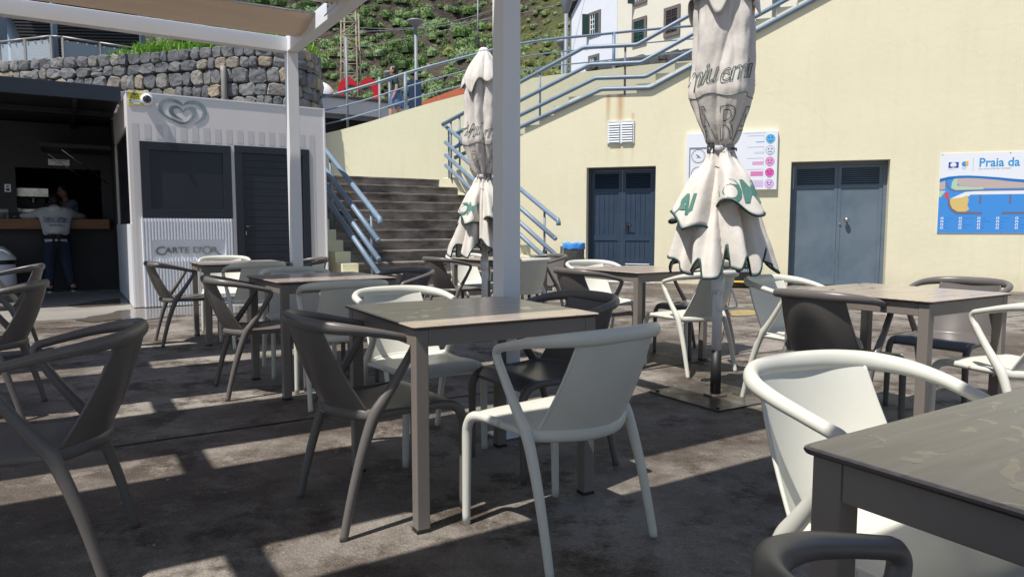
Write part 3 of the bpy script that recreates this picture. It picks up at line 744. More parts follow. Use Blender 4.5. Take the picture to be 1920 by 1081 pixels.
s = wsz(1456, 60)[0]; mb = MB(); mb.tube([WP(s, ztop(s) - 0.02, -0.55), WP(s, ztop(s) + 2.2, -0.55)], 0.075, 12)
tag(mb.build("roof_column", M_rail), "thick blue-grey column standing behind the upper stair railing", "column")

# ------------------------------------------------------------------ stone walls
def stone_wall(name, path, zb, zt, m, label, sx=0.46, sz=0.36, mort=True):
    P = [Vector((p[0], p[1], 0)) for p in path]; seg = [0]
    for a, b in zip(P[:-1], P[1:]): seg.append(seg[-1] + (b - a).length)
    Ltot = seg[-1]
    def W(s, z, out=0.0):
        s = min(max(s, 0), Ltot - 1e-4); i = max(k for k in range(len(seg)) if seg[k] <= s); i = min(i, len(P) - 2)
        t = (P[i + 1] - P[i]).normalized(); p = P[i] + t * (s - seg[i]); nn = Vector((t.y, -t.x, 0))
        return p + nn * out + UP * z
    root = empty(name, W(Ltot / 2, zb), label, "wall")
    core = MB(); N = int(Ltot / 0.4) + 2; vs = []
    tops = []
    for i in range(N):
        s = Ltot * i / (N - 1); vs += [W(s, zb, 0), W(s, zt, 0), W(s, zt, -0.6), W(s, zb, -0.6)]
    core.add(vs, [(i * 4 + k, i * 4 + 4 + k, i * 4 + 4 + (k + 1) % 4, i * 4 + (k + 1) % 4)[::-1] for i in range(N - 1) for k in range(4)] + [(0, 1, 2, 3), (4 * N - 1, 4 * N - 2, 4 * N - 3, 4 * N - 4)])
    core.build("mortar_core", M_mortar, root)
    stn = MB(); rng = random.Random(5)
    z = zb
    while z < zt - 0.05:
        h = sz * rng.uniform(0.72, 1.28)
        if z + h > zt - 0.12: h = zt + 0.02 - z
        s = -rng.uniform(0, 0.3)
        while s < Ltot:
            wd = sx * rng.uniform(0.55, 1.35)
            if rng.random() < 0.12: subs = [(z, h * 0.5), (z + h * 0.5, h * 0.5)]
            else: subs = [(z, h)]
            for (zz_, hh) in subs:
                cx, cz = s + wd / 2, zz_ + hh / 2; ns = 8; ring = []
                ph = rng.uniform(0, 6.28)
                for k in range(ns):
                    a = 2 * math.pi * (k + rng.uniform(-.25, .25)) / ns + ph
                    ca, sa = math.cos(a), math.sin(a)
                    e = 0.62
                    px = math.copysign(abs(ca) ** e, ca); pz = math.copysign(abs(sa) ** e, sa)
                    k2 = rng.uniform(0.90, 1.16)
                    ring.append((cx + px * (wd / 2 + 0.006) * k2, cz + pz * (hh / 2 + 0.006) * k2))
                dep = rng.uniform(0.04, 0.10); vs = []
                for sc_, oo in ((1.0, -0.01), (0.97, dep * 0.6), (0.82, dep)):
                    for (x_, z_) in ring:
                        vs.append(W(cx + (x_ - cx) * sc_, cz + (z_ - cz) * sc_, oo + rng.uniform(-.012, .012)))
                vs.append(W(cx, cz, dep + rng.uniform(-0.01, 0.03)))
                fs = []
                for rI in range(2):
                    for k in range(ns):
                        l = (k + 1) % ns; fs.append((rI * ns + k, rI * ns + l, (rI + 1) * ns + l, (rI + 1) * ns + k))
                fs += [(2 * ns + k, 2 * ns + (k + 1) % ns, 3 * ns) for k in range(ns)]
                stn.add(vs, fs, 0, False)
            s += wd
        z += h
    stn.build("stone_facing", m, root)
    return root, W, Ltot
SWp = [(-90, 128, 19.0), (0, 127, 18.1), (150, 119, 17.6), (300, 105, 17.1), (420, 99, 16.55), (500, 98, 16.4), (548, 100, 16.6), (580, 105, 17.0), (597, 112, 17.7)]
sp_ = [at(*p) for p in SWp]; zst = 5.22
pathS = [(p.x, p.y) for p in sp_]; pathS = [(q.x, q.y) for q in spline([Vector((a, b, 0)) for a, b in pathS], 4)] + [(sp_[-1].x * 20.5 / sp_[-1].y - 0.12, 20.5)]
rootS, WS, LS = stone_wall("stone_retaining_wall", pathS, 2.0, zst, M_stone, "curved grey basalt stone wall with grass on top behind the ice cream kiosk", 0.33, 0.28)
pipe = MB(); pp = at(419, 128, 16.35); pp2 = Vector((pp.x, pp.y, 2.5)); pipe.tube([pp2, Vector((pp.x, pp.y, pp.z - .08)), Vector((pp.x - .03, pp.y + .03, pp.z)), Vector((pp.x - 0.04, pp.y + 0.25, pp.z + 0.05))], 0.065, 12)
tag(pipe.build("drain_pipe", mat("grey_pipe", (0.30, 0.29, 0.27), 0.6, (0.22, 0.2, 0.18), 6.0)), "grey drain pipe standing against the basalt stone wall", "pipe")
# planter soil and grass
soil = MB(); N = 40; vs = []
for i in range(N):
    s = LS * 0.98 * i / (N - 1); vs += [WS(s, zst - 0.03, -0.1), WS(s, zst + 0.0, -2.2)]
soil.add(vs, [(i * 2, i * 2 + 2, i * 2 + 3, i * 2 + 1) for i in range(N - 1)]); soil.build("planter_soil", M_soil)["kind"] = "structure"
gr = MB(); rng = random.Random(3)
for i in range(5200):
    f = rng.random(); u_ = rng.uniform(143, 600)
    # position along the wall by bearing
    s = None
    x_ = rng.random(); s = LS * (0.36 + 0.60 * x_)
    back = rng.uniform(0.02, 1.5); p = WS(s, zst - 0.03, -back)
    edge = min(1.0, (x_) / 0.10); L_ = rng.uniform(0.22, 0.5) * (0.45 + 0.55 * edge)
    a = rng.uniform(0, 6.28); lean = rng.uniform(0.15, 0.9); d = Vector((math.cos(a), math.sin(a), 0)); sd = Vector((-d.y, d.x, 0)) * rng.uniform(0.010, 0.02)
    m1 = p + UP * L_ * 0.6 + d * L_ * lean * 0.3; t_ = p + UP * L_ * (0.98 - lean * 0.4) + d * L_ * lean
    gr.add([p - sd, p + sd, m1 + sd * .8, m1 - sd * .8, t_], [(0, 1, 2, 3), (3, 2, 4)])
tag(gr.build("planter_grass", M_grass), "bright green grass spilling along the stone wall top", "grass", kind="stuff")

# small stone wall below the house
b0 = at(1100, 128, 29); b1 = at(1200, 120, 27.6); b2 = at(1330, 108, 26)
stone_wall("low_stone_wall", [(b0.x, b0.y), (b1.x, b1.y), (b2.x, b2.y), (b2.x + 3, b2.y - 0.8)], 5.5, at(1230, 101, 27.2).z, M_stoneD, "low dark basalt wall below the white house windows", 0.62, 0.42)

# ------------------------------------------------------------------ hillside
def hz(x, y):
    k = 1 / (1 + math.exp(-((x / y) + 0.535) * 42))
    p = Vector((x * 0.05, y * 0.05, 0.3)); p2 = Vector((x * 0.16, y * 0.16, 2.3)); p3 = Vector((x * .5, y * .5, 1.3))
    b = max(0, y - 46) * 0.95
    b += 1.6 * math.sin(b * 0.9 + 2 * mnoise.noise(Vector((x * .06, 3, 1)))) * 0.45 * (1 if x > -2 else 0.5)
    z = b + 7.0 * mnoise.noise(p) + 3.6 * mnoise.noise(p2) + 1.5 * mnoise.noise(p3)
    z *= k
    return max(z, -1) + 2.0
hill = MB(); nx, ny = 150, 110
def hf(a, b):
    x = -95 + 190 * a; y = 46 + 105 * b * (0.4 + 0.6 * b); return (x, y, hz(x, y) - (3.0 if b == 0 else 0))
hill.grid(hf, nx, ny, smooth=True)
M_hill = mat("volcanic_hillside", (0.085, 0.066, 0.048), 0.95, (0.022, 0.018, 0.014), 0.6, bump=1.0, bscale=1.6, bdist=0.5, detail=10)
def hill_mat():
    m = M_hill; nt = m.node_tree; L = nt.links; b = nt.nodes["Principled BSDF"]
    src = b.inputs["Base Color"].links[0].from_socket
    tc = nd(nt, "ShaderNodeTexCoord"); n = nd(nt, "ShaderNodeTexNoise"); n.inputs["Scale"].default_value = 0.16; n.inputs["Detail"].default_value = 9; n.inputs["Roughness"].default_value = 0.7
    L.new(tc.outputs["Object"], n.inputs[0])
    sx_ = nd(nt, "ShaderNodeSeparateXYZ"); L.new(tc.outputs["Object"], sx_.inputs[0]); gx = nd(nt, "ShaderNodeMapRange"); gx.inputs[1].default_value = -6; gx.inputs[2].default_value = 2; gx.inputs[3].default_value = -0.22; gx.inputs[4].default_value = 0.04; L.new(sx_.outputs[0], gx.inputs[0])
    ad = nd(nt, "ShaderNodeMath", operation='ADD'); L.new(n.outputs[0], ad.inputs[0]); L.new(gx.outputs[0], ad.inputs[1])
    r = nd(nt, "ShaderNodeMapRange"); r.inputs[1].default_value = 0.42; r.inputs[2].default_value = 0.56; L.new(ad.outputs[0], r.inputs[0])
    mx = nd(nt, "ShaderNodeMix", data_type='RGBA'); mx.inputs[7].default_value = (0.085, 0.095, 0.028, 1); L.new(r.outputs[0], mx.inputs[0]); L.new(src, mx.inputs[6]); L.new(mx.outputs[2], b.inputs["Base Color"])
hill_mat()
hill.build("hill", M_hill)["kind"] = "structure"
def leaf_cloud(centers, rng, lo, hi, m, name, per, shape=0.75, size=(0.16, 0.34)):
    V = []; F = []; T = []
    for (c, r, tint) in centers:
        k = int(per * r * r) + 12
        th = rng.uniform(0, 2 * np.pi, k); cz = rng.uniform(-0.15, 1, k); rad = r * rng.uniform(0.72, 1.08, k)
        s = np.sqrt(np.maximum(0, 1 - cz * cz)); nrm = np.stack([s * np.cos(th), s * np.sin(th), cz], 1)
        lump = 1 + 0.22 * np.sin(3 * th + c[0]) * s + 0.15 * np.sin(5 * cz + c[1])
        pos = np.array(c)[None] + nrm * (rad * lump)[:, None] * np.array([1, 1, shape])[None]
        n2 = nrm + rng.normal(0, 0.45, (k, 3)); n2 /= np.linalg.norm(n2, axis=1)[:, None]
        a = np.cross(n2, rng.normal(0, 1, (k, 3))); a /= np.linalg.norm(a, axis=1)[:, None] + 1e-9
        b = np.cross(n2, a); sz = rng.uniform(size[0], size[1], k)[:, None] * (0.6 + 0.4 * min(1.5, r))
        q = np.stack([pos - a * sz - b * sz * .25, pos + b * sz * .7 - a * sz * .2, pos + a * sz + b * sz * .1, pos - b * sz * .7 + a * sz * .1], 1)
        b0_ = len(V) * 1
        V.append(q.reshape(-1, 3)); T.append(np.clip(np.full(k, tint) + rng.normal(0, 0.06, k), 0, 1))
    for (c, r, tint) in centers:
        ph0 = rng.uniform(0, 6.28); na = 9
        rr_ = [(0.95, -0.45), (0.98, 0.1), (0.84, 0.45), (0.55, 0.72), (0.05, 0.85)]
        P = np.array([[[c[0] + r * .80 * k * math.cos(ph0 + 2 * math.pi * i / na) * (1 + .15 * math.sin(3 * i)), c[1] + r * .80 * k * math.sin(ph0 + 2 * math.pi * i / na), c[2] + r * h * shape * .95] for i in range(na)] for k, h in rr_])
        q = np.stack([P[:-1], np.roll(P, -1, 1)[:-1], np.roll(P, -1, 1)[1:], P[1:]], 2)
        V.append(q.reshape(-1, 3)); T.append(np.full(4 * na, max(0, tint - .12)))
    V = np.concatenate(V); T = np.concatenate(T); nF = len(V) // 4
    me = bpy.data.meshes.new(name); me.vertices.add(len(V)); me.vertices.foreach_set("co", V.ravel())
    me.loops.add(nF * 4); me.loops.foreach_set("vertex_index", np.arange(nF * 4, dtype=np.int32))
    me.polygons.add(nF); me.polygons.foreach_set("loop_start", np.arange(0, nF * 4, 4, dtype=np.int32)); me.polygons.foreach_set("loop_total", np.full(nF, 4, dtype=np.int32))
    at_ = me.attributes.new("tint", 'FLOAT', 'FACE'); at_.data.foreach_set("value", T.astype(np.float32))
    me.materials.append(m); me.update(calc_edges=True); me.validate()
    o = bpy.data.objects.new(name, me); link(o); return o
M_shrub = tint_mat("hillside_foliage", [(0.05, 0.10, 0.022), (0.10, 0.19, 0.035), (0.17, 0.27, 0.09), (0.23, 0.31, 0.17), (0.19, 0.24, 0.06), (0.26, 0.27, 0.10)], transl=0.2)
nr = np.random.default_rng(11); cs = []
grid_ = {}
def free(x, y, r):
    gx, gy = int(x // 2), int(y // 2)
    for i in (-1, 0, 1):
        for k in (-1, 0, 1):
            for (px, py, pr) in grid_.get((gx + i, gy + k), ()):
                if (px - x) ** 2 + (py - y) ** 2 < (0.60 * (pr + r)) ** 2: return False
    grid_.setdefault((gx, gy), []).append((x, y, r)); return True
for i in range(36000):
    y = 48.5 + 36 * nr.random(); x = y * nr.uniform(-0.60, 0.12); right = x / y > 0.0
    z = hz(x, y)
    if z < 2.6 and x / y < -0.5: continue
    d = mnoise.noise(Vector((x * .12, y * .12, 4.0))); d2 = mnoise.noise(Vector((x * .35, y * .35, 9.0)))
    if d * .9 + d2 + .4 * mnoise.noise(Vector((x * .9, y * .9, 1.0))) < -0.24 and nr.random() < 0.88: continue
    r = float(nr.uniform(0.2, 0.5) if i > 7000 or right else nr.uniform(0.45, 1.0) + 0.45 * max(0, d2) * nr.random())
    if not free(x, y, r): continue
    tint = float(np.clip(0.45 + 0.35 * mnoise.noise(Vector((x * .25, y * .25, 30.0))) + nr.normal(0, 0.24), 0, 1))
    if right: tint = float(np.clip(0.85 + nr.normal(0, 0.12), 0, 1))
    cs.append(((x, y, z - 0.15 * r), r, tint))
so_ = leaf_cloud(cs, nr, 0, 1, M_shrub, "hillside_shrubs", 360, shape=0.85, size=(0.055, 0.12))
print("shrub clumps", len(cs), "faces", len(so_.data.polygons))
tag(so_, "dense green euphorbia and cactus scrub covering the steep dark hillside", "shrubs", kind="stuff")

# ------------------------------------------------------------------ house with green shutters
HD = Vector((0.589, -0.808, 0)); HN = Vector((-0.808, -0.589, 0)); H0 = at(1071, 140, 45.0); H0.z = 0
def HP(s, z, out=0): return H0 + HD * s + UP * z + HN * out
def hsz(u, v):
    p = on(u, v, H0, HN); return ((p - H0).dot(HD), p.z)
house = empty("village_house", HP(5, 8), "white and cream house with green shutters above the yellow ramp wall", "house")
sC = hsz(1157, 60)[0]; zE = hsz(1071, 27)[1]; sCut = 0.5
hw = MB(); hw.prism([HP(0, 6, 0), HP(sC, 6, 0), HP(sC, zE + 4.5, 0), HP(0, zE, 0)], -HN * 7)
hw.build("wall", M_houseW, house)
hc = MB(); hc.box(HP(sC + 0.003, 6, -7), HD * 14, HN * 6.97, UP * 16); hco = hc.build("wall", M_houseC, house); hco["label"] = "cream rendered wall"
rf = MB(); q0_ = HP(-0.35, zE - 0.10, 0.35); q1_ = HP(sC, zE + 4.4, 0.35)
rf.prism([q0_, q1_, q1_ + UP * 0.28, q0_ + UP * 0.28], -HN * 7.5); rf.build("roof", mat("dark_roof_edge", (0.09, 0.085, 0.085), 0.7), house)
eg = MB(); eg.box(HP(-0.12, 6, -0.02), HD * 0.12, HN * 0.04, UP * (zE - 6)); eg.build("corner_trim", mat("grey_trim", (0.2, 0.2, 0.22), 0.7), house)
def hwin(u0, v0, u1, v1, shutter=0, closed=False):
    s0, z1 = hsz(u0, (v0)); s1, _ = hsz(u1, v0); _, z0 = hsz(u0, v1)
    wd = s1 - s0; ht = z1 - z0; f = 0.17
    fm = MB()
    for (a, b, c, d) in ((s0, z0, wd, f), (s0, z1 - f, wd, f), (s0, z0 + f, f, ht - 2 * f), (s1 - f, z0 + f, f, ht - 2 * f)):
        fm.box(HP(a, b, 0.002), HD * c, HN * 0.06, UP * d)
    wo = fm.build("window", M_stoneF, house)
    pn = MB(); pn.box(HP(s0 + f, z0 + f, 0.004), HD * (wd - 2 * f), HN * 0.02, UP * (ht - 2 * f), 1 if closed else 0)
    iw, ih = wd - 2 * f, ht - 2 * f
    if closed:
        for k in range(1, 9): pn.box(HP(s0 + f, z0 + f + ih * k / 9 - 0.02, 0.024), HD * iw, HN * 0.02, UP * 0.04, 1)
        pn.box(HP(s0 + f + iw / 2 - .04, z0 + f, 0.024), HD * .08, HN * 0.035, UP * ih, 1)
        for zq in (0.33, .66): pn.box(HP(s0 + f, z0 + f + ih * zq - .05, 0.024), HD * iw, HN * 0.03, UP * .1, 1)
    else:
        for k in range(1, 4): pn.box(HP(s0 + f, z0 + f + ih * k / 4 - 0.02, 0.024), HD * iw * .5, HN * 0.02, UP * 0.05, 2)
        for k in range(0, 3): pn.box(HP(s0 + f + iw * .5 * k / 2 - .0, z0 + f, 0.024), HD * .05, HN * 0.022, UP * ih, 2)
        pn.box(HP(s0 + f + iw * .55, z0 + f, 0.024), HD * iw * .45, HN * 0.03, UP * ih, 1)
    pn.build("pane", [M_glass, M_shut if shutter != 2 else M_core, mat("white_window_bars", (0.75, 0.77, 0.8), 0.6)], wo)
    if shutter == 1:
        sh = MB(); a = s0 + 0.05; sh.box(HP(a, z0 + f * .6, 0.06), (HD * -0.35 + HN * 0.75).normalized() * (iw * 0.55), HD * 0.05, UP * (ht - f)); sh.build("shutter", M_shut, wo)
hwin(1104, 26, 1127, 72, 1); hwin(1186, 38, 1213, 88, 0, True); hwin(1246, 17, 1276, 72, 2, True); hwin(1189, -25, 1214, 12, 1); hwin(1104, 106, 1124, 140, 0)

# white-grey terrace building with red heart
B0 = at(600, 176, 34.0); B0.z = 0
def BP(e, n, z): return B0 + E1 * e + E2 * n + UP * z
zBt = at(600, 176, 34.0).z; n2_ = -E2
def bez(u, v):
    p = on(u, v, B0, -E2); return ((p - B0).dot(E1), p.z)
eR = bez(784, 195)[0]; zb1 = bez(615, 211)[1]; zb2 = bez(640, 222)[1]
tb = empty("terrace_building", BP(2, 0, 0), "long pale concrete building with dark opening behind the ramp", "building")
mb = MB(); mb.box(BP(-2.5, 0, zb1), E1 * (eR + 2.5), E2 * 8, UP * (zBt - zb1 - 0.12)); mb.build("parapet", M_conc, tb)
mb = MB(); mb.box(BP(-2.6, -0.1, zBt - 0.12), E1 * (eR + 2.7), E2 * 8.2, UP * 0.12); mb.build("coping", mat("dark_coping", (0.06, 0.06, 0.065), 0.7), tb)
mb = MB()
for k in range(5): mb.box(BP(-2.5, 0.15 + 0.02 * k, zb2 + k * (zb1 - zb2) / 5), E1 * (eR + 2.2), E2 * 0.05, UP * (zb1 - zb2) / 8)
for k in range(5): mb.box(BP(-1 + k * 2.2, 0.1, zb2 - .05), E1 * 0.12, E2 * 0.05, UP * (zb1 - zb2 + .04))
mb.build("louvre_band", M_lamp, tb)
mb = MB(); mb.box(BP(-2.5, 1.0, 2), E1 * (eR + 2.4), E2 * 7, UP * (zb1 - 2.1)); mb.build("bay_shade_block", M_dark, tb)  # solid near-black block, the opening's shade put into its colour
mb = MB(); mb.box(BP(eR + 0.003, 0.4, 2), E1 * 0.5, E2 * 7, UP * (zBt - 2 - 0.25)); mb.build("end_wall", M_conc, tb)
# heart sculpture
hp = at(673, 184, 39.0); hs_ = MB()
def heart_pts(sc_):
    o_ = []
    for k in range(60):
        t = 2 * math.pi * k / 60; o_.append((16 * math.sin(t) ** 3 * sc_, (13 * math.cos(t) - 5 * math.cos(2 * t) - 2 * math.cos(3 * t) - math.cos(4 * t)) * sc_))
    return o_
wH = 76 / 1318 * 39.0; scH = wH / 32.5
oz = at(673, 147, 39.0).z - 12 * scH * 1.35
outer = heart_pts(scH); inner = [(x * 0.72, y * 0.66 + 0.1 * scH) for x, y in outer]
hx = Vector((1, 0.12, 0)).normalized(); hn_ = Vector((0.12, -1, 0)).normalized(); hc0 = Vector((hp.x, hp.y, oz))
N = 60; vs = []
for (pl, d) in ((outer, 0.25), (inner, 0.25), (outer, -0.25), (inner, -0.25)):
    vs += [hc0 + hx * x * 1.0 + UP * y * 1.35 + hn_ * d for x, y in pl]
fs = []
for k in range(N):
    l = (k + 1) % N
    fs += [(k, N + k, N + l, l), (2 * N + k, 2 * N + l, 3 * N + l, 3 * N + k), (k, l, 2 * N + l, 2 * N + k), (N + k, 3 * N + k, 3 * N + l, N + l)]
hs_.add(vs, fs); tag(hs_.build("heart_sculpture", M_red), "large open red heart sculpture standing behind the pale terrace roof", "sculpture")
# white dome
dm = MB(); dc = at(597, 185, 39.0); dr_ = 26 / 1318 * 39.0 * 1.0
dm.grid(lambda a, b: dc + Vector((math.cos(2 * math.pi * a) * math.sin(b * math.pi / 2), math.sin(2 * math.pi * a) * math.sin(b * math.pi / 2), math.cos(b * math.pi / 2))) * dr_ * 1.2, 28, 12, cu=True)
dm.lathe([(dr_ * 1.2, 0), (dr_ * 1.2, -1.6)], dc, 28)
tag(dm.build("white_dome", M_white_al), "white rounded dome peeking out beside the stone wall end", "dome")
# lamp posts and poles
def lamp_post(u, vt, vb, Y, r, label, head='cone'):
    p = at(u, vb, Y); t = at(u, vt, Y); root = empty("street_lamp", p, label, "street lamp", "street lamps below the hillside")
    mb = MB(); mb.tube([p - UP * 4, Vector((p.x, p.y, t.z))], [r * 1.25, r], 10); mb.build("pole", M_lamp, root)
    mb = MB()
    if head == 'cone': mb.lathe([(r * 1.1, -0.55), (r * 1.5, -.5), (r * 3.4, 0.0), (r * 3.6, 0.06), (r * 2.0, 0.12), (0.01, 0.14)], Vector((p.x, p.y, t.z + 0.3)), 16)
    else: mb.lathe([(0.02, -0.28), (r * 2.0, -0.2), (r * 5, -0.02), (r * 5, 0.05), (0.01, 0.1)], Vector((p.x, p.y, t.z + 0.1)), 16)
    mb.build("lamp_head", M_lamp, root)
lamp_post(781, 45, 196, 33, 0.075, "tall grey street lamp with flat head right of the walker", 'flat')
lamp_post(1061, 12, 140, 27, 0.075, "grey street lamp with conical head beside the white house corner", 'cone')
lamp_post(731, 141, 200, 33, 0.05, "short grey lamp with flat head just left of the walker", 'flat')
lamp_post(1054, 84, 140, 30, 0.05, "small pale lamp beside the house lamp post", 'flat')
for u, vt, vb, Y, lab in ((651, 70, 180, 34, "dark slim pole in front of the red heart"), (712, 145, 190, 34, "dark slim pole right of the red heart"), (575, 40, 112, 30, "thin grey pole above the stone wall end"), (896, -10, 32, 60, "distant grey pole on the hillside left of the white post")):
    p = at(u, vb, Y); t = at(u, vt, Y); mb = MB(); mb.tube([p - UP * 3, Vector((p.x, p.y, t.z))], 0.06, 8); tag(mb.build("slim_pole", M_lamp, origin=p), lab, "pole")
# lattice mast
lm = MB(); p = at(659, 185, 43); t = at(659, 22, 43)
for sx in (-1, 1):
    for sy in (-1, 1):
        lm.tube([p + Vector((sx * .55, sy * .5, -3)), Vector((p.x + sx * .42, p.y + sy * .4, t.z))], 0.05, 6)
H_ = t.z - p.z + 3; nb = 11
for k in range(nb):
    za = p.z - 3 + H_ * k / nb; zb = p.z - 3 + H_ * (k + 1) / nb; w_ = 0.53 - 0.1 * k / nb
    for sy in (-1, 1):
        s_ = 1 if k % 2 else -1
        lm.tube([(p.x - w_ * s_, p.y + sy * .45, za), (p.x + w_ * s_, p.y + sy * .45, zb)], 0.035, 5); lm.tube([(p.x - w_, p.y + sy * .45, zb), (p.x + w_, p.y + sy * .45, zb)], 0.035, 5)
tag(lm.build("lattice_mast", M_weath), "weathered pale lattice mast rising behind the red heart", "mast")
# cables
for (u0, v0, u1, v1, Y) in ((640, 60, 1100, -5, 44), (600, 95, 1000, 5, 46), (655, 50, 920, 20, 45)):
    a = at(u0, v0, Y); b = at(u1, v1, Y); mb = MB()
    mb.tube([a + (b - a) * t - UP * 4 * 0.5 * t * (1 - t) for t in [i / 12 for i in range(13)]], 0.018, 5)
    tag(mb.build("overhead_cable", M_lamp), {60: "overhead cable from the lattice mast to the house roof, the longest one", 95: "overhead cable starting lowest beside the stone wall", 50: "short overhead cable crossing in front of the hillside to the white post"}[v0], "cable")
# blue gate panels + orange roof behind the ramp
mb = MB(); a = at(768, 157, 26); 
for k in range(2):
    b = at(766 + 13 * k, 150, 26); c = at(777 + 13 * k, 196, 26); mb.box(Vector((b.x, b.y, c.z - 1)), Vector((c.x - b.x, 0.05, 0)), Vector((0, 0.05, 0)), UP * (b.z - c.z + 1))
tag(mb.build("blue_hoarding", mat("blue_panel", (0.025, 0.05, 0.12), 0.5)), "dark blue hoarding behind the woman on the ramp", "hoarding")
mb = MB(); a = at(785, 195, 30); b = at(885, 158, 27); mb.add([a, b, b + Vector((0.5, 2.0, 0.5)), a + Vector((0.5, 2.0, 0.5)), a + Vector((0, 0, -1.5)), b + Vector((0, 0, -1.5))], [(0, 1, 2, 3), (4, 5, 1, 0)])
tag(mb.build("tiled_roof", M_tile, thick=0.1), "strip of orange tiled roof seen over the ramp wall", "roof")

# ------------------------------------------------------------------ upper-left pavilion with glass balustrade
pv = empty("seafront_pavilion", at(150, 110, 22.5), "dark corrugated pavilion with blue columns above the stone wall", "building")
M_corr = mat("dark_corrugated_sheet", (0.018, 0.018, 0.022), 0.45, (0.03, 0.03, 0.035), 2.0)
zfl = 5.25
c0 = at(16, 20, 26); c1 = at(262, 20, 26.4)
mb = MB(); nr_ = 46; c0.z = zfl + 0.7; c1.z = zfl + 0.7; dd = (c1 - c0); nn = Vector((dd.y, -dd.x, 0)).normalized()
for k in range(nr_):
    h = 0.11; p = c0 + UP * (k * h)
    sk = 0.0
    mb.prism([p, p + nn * 0.05 + UP * h * .3, p + nn * 0.05 + UP * h * .7, p + UP * h], dd)
mb.build("corrugated_cladding", M_corr, pv)
mb = MB(); p = c0 - UP * 0.7; mb.box(p - dd.normalized() * 1.5, dd + dd.normalized() * 2.5, nn * 0.3, UP * 0.72); mb.build("plinth_wall", M_conc, pv)
mb = MB(); mb.box(c0 + UP * nr_ * .11 - dd.normalized() * 0.3, dd + dd.normalized() * .4, nn * 5, UP * 0.3); mb.build("roof", M_corr, pv)
for u, vb in ((105, 120), (268, 94), (2, 126)):
    p = at(u, vb, 21.3); mb = MB(); rr2 = 0.085 if u != 2 else 0.2; mb.tube([Vector((p.x, p.y, zfl - .2)), Vector((p.x, p.y, 10.3))], rr2, 14); mb.build("column", M_rail, pv)
p0 = at(10, 30, 24); p1 = at(45, 112, 23); mb = MB(); mb.tube([p0, p1], 0.16, 8); mb.build("brace", M_lamp, pv)
bl = empty("glass_balustrade", at(98, 120, 20), "glass balustrade with pale steel posts on the left end of the stone wall", "balustrade")
zr_ = at(98, 68, 19.6).z; nodes_ = [(-70, 18.2, 21.0), (0, 77, 20.2), (48, 73, 19.9), (97, 68, 19.6), (119, 70.5, 19.7), (188, 79, 20.3), (255, 87.5, 20.9)]
pts_ = []
for (u, v, Y) in nodes_:
    q = at(u, 100, Y); pts_.append(Vector((q.x, q.y, 0)))
M_frost = bpy.data.materials.new("balustrade_glass"); M_frost.use_nodes = True
bb = M_frost.node_tree.nodes["Principled BSDF"]; bb.inputs["Base Color"].default_value = (0.75, 0.84, 0.92, 1); bb.inputs["Roughness"].default_value = 0.12; bb.inputs["Alpha"].default_value = 0.30
for i, p in enumerate(pts_):
    mb = MB(); mb.cbox(p + UP * (zfl - 0.2 + (zr_ - zfl + .2) / 2), 0.06, 0.06, zr_ - zfl + .2); mb.build("post", mat("galvanised_post", (0.36, 0.35, 0.33), 0.5, metal=.4), bl)
    if i and i != 4:
        a = pts_[i - 1]; d = p - a; mb = MB(); mb.box(a + d * 0.04 + UP * (zfl + .06), d * 0.92, Vector((0, 0.012, 0)), UP * (zr_ - zfl - .14)); mb.build("glass_pane", M_frost, bl)
        mb = MB()
        for f in (.12, .4, .65, .9): mb.cbox(a + d * f + UP * (zr_ - .1), .04, .05, .05)
        mb.build("clamp", M_steel, bl)
    if i:
        a = pts_[i - 1]; mb = MB(); mb.tube([a + UP * zr_, p + UP * zr_], 0.03, 8); mb.build("handrail", mat("galvanised_post", (0, 0, 0)), bl)

# ================================================================== KIOSK
KW, KH, KD = 2.62, 2.87, 3.0
kp = lambda u, v: (lambda p: ((p - K0).dot(E1), p.z))(on(u, v, K0, -E2))
kiosk = empty("ice_cream_kiosk", KP(KW / 2, KD / 2), "cream box kiosk with grey stripes, double heart emblem and white fluted panel", "kiosk")
w0_, wz1 = kp(261, 262); w1_, _ = kp(433, 300); wz0 = kp(262, 408)[1]
wz1 = kp(345, 269)[1]; wz0 = kp(345, 408)[1]
e0d, _ = kp(443, 400); e1d, _ = kp(582, 400); dzk = kp(500, 276)[1]
k = MB(); T_ = 0.12
def kbox(e0, e1, z0, z1, t=T_, out=0.0, mi=0, mbx=None):
    (mbx or k).box(KP(e0, -out, z0), E1 * (e1 - e0), E2 * (t + out), UP * (z1 - z0), mi)
for (a, b, c, d) in ((0, w0_, 0.02, KH), (w0_, w1_, wz1, KH), (w1_, e0d, 0.02, KH), (e0d, e1d, dzk, KH), (e1d, KW, 0.02, KH)):
    kbox(a, b, c, d)
k.box(KP(0, T_, 0.02), E1 * T_, E2 * (KD - T_), UP * 1.10); k.box(KP(0, T_, 2.45), E1 * T_, E2 * (KD - T_), UP * (KH - 2.45)); k.box(KP(0, T_, 1.12), E1 * T_, E2 * 0.16, UP * 1.33); k.box(KP(0, KD - .12, 1.12), E1 * T_, E2 * 0.12, UP * 1.33)
k.box(KP(KW - T_, T_, 0.02), E1 * T_, E2 * (KD - T_), UP * (KH - 0.02)); k.box(KP(T_, KD - T_, 0.02), E1 * (KW - 2 * T_), E2 * T_, UP * (KH - .02))
k.box(KP(T_, T_, KH - 0.12), E1 * (KW - 2 * T_), E2 * (KD - 2 * T_), UP * 0.1)
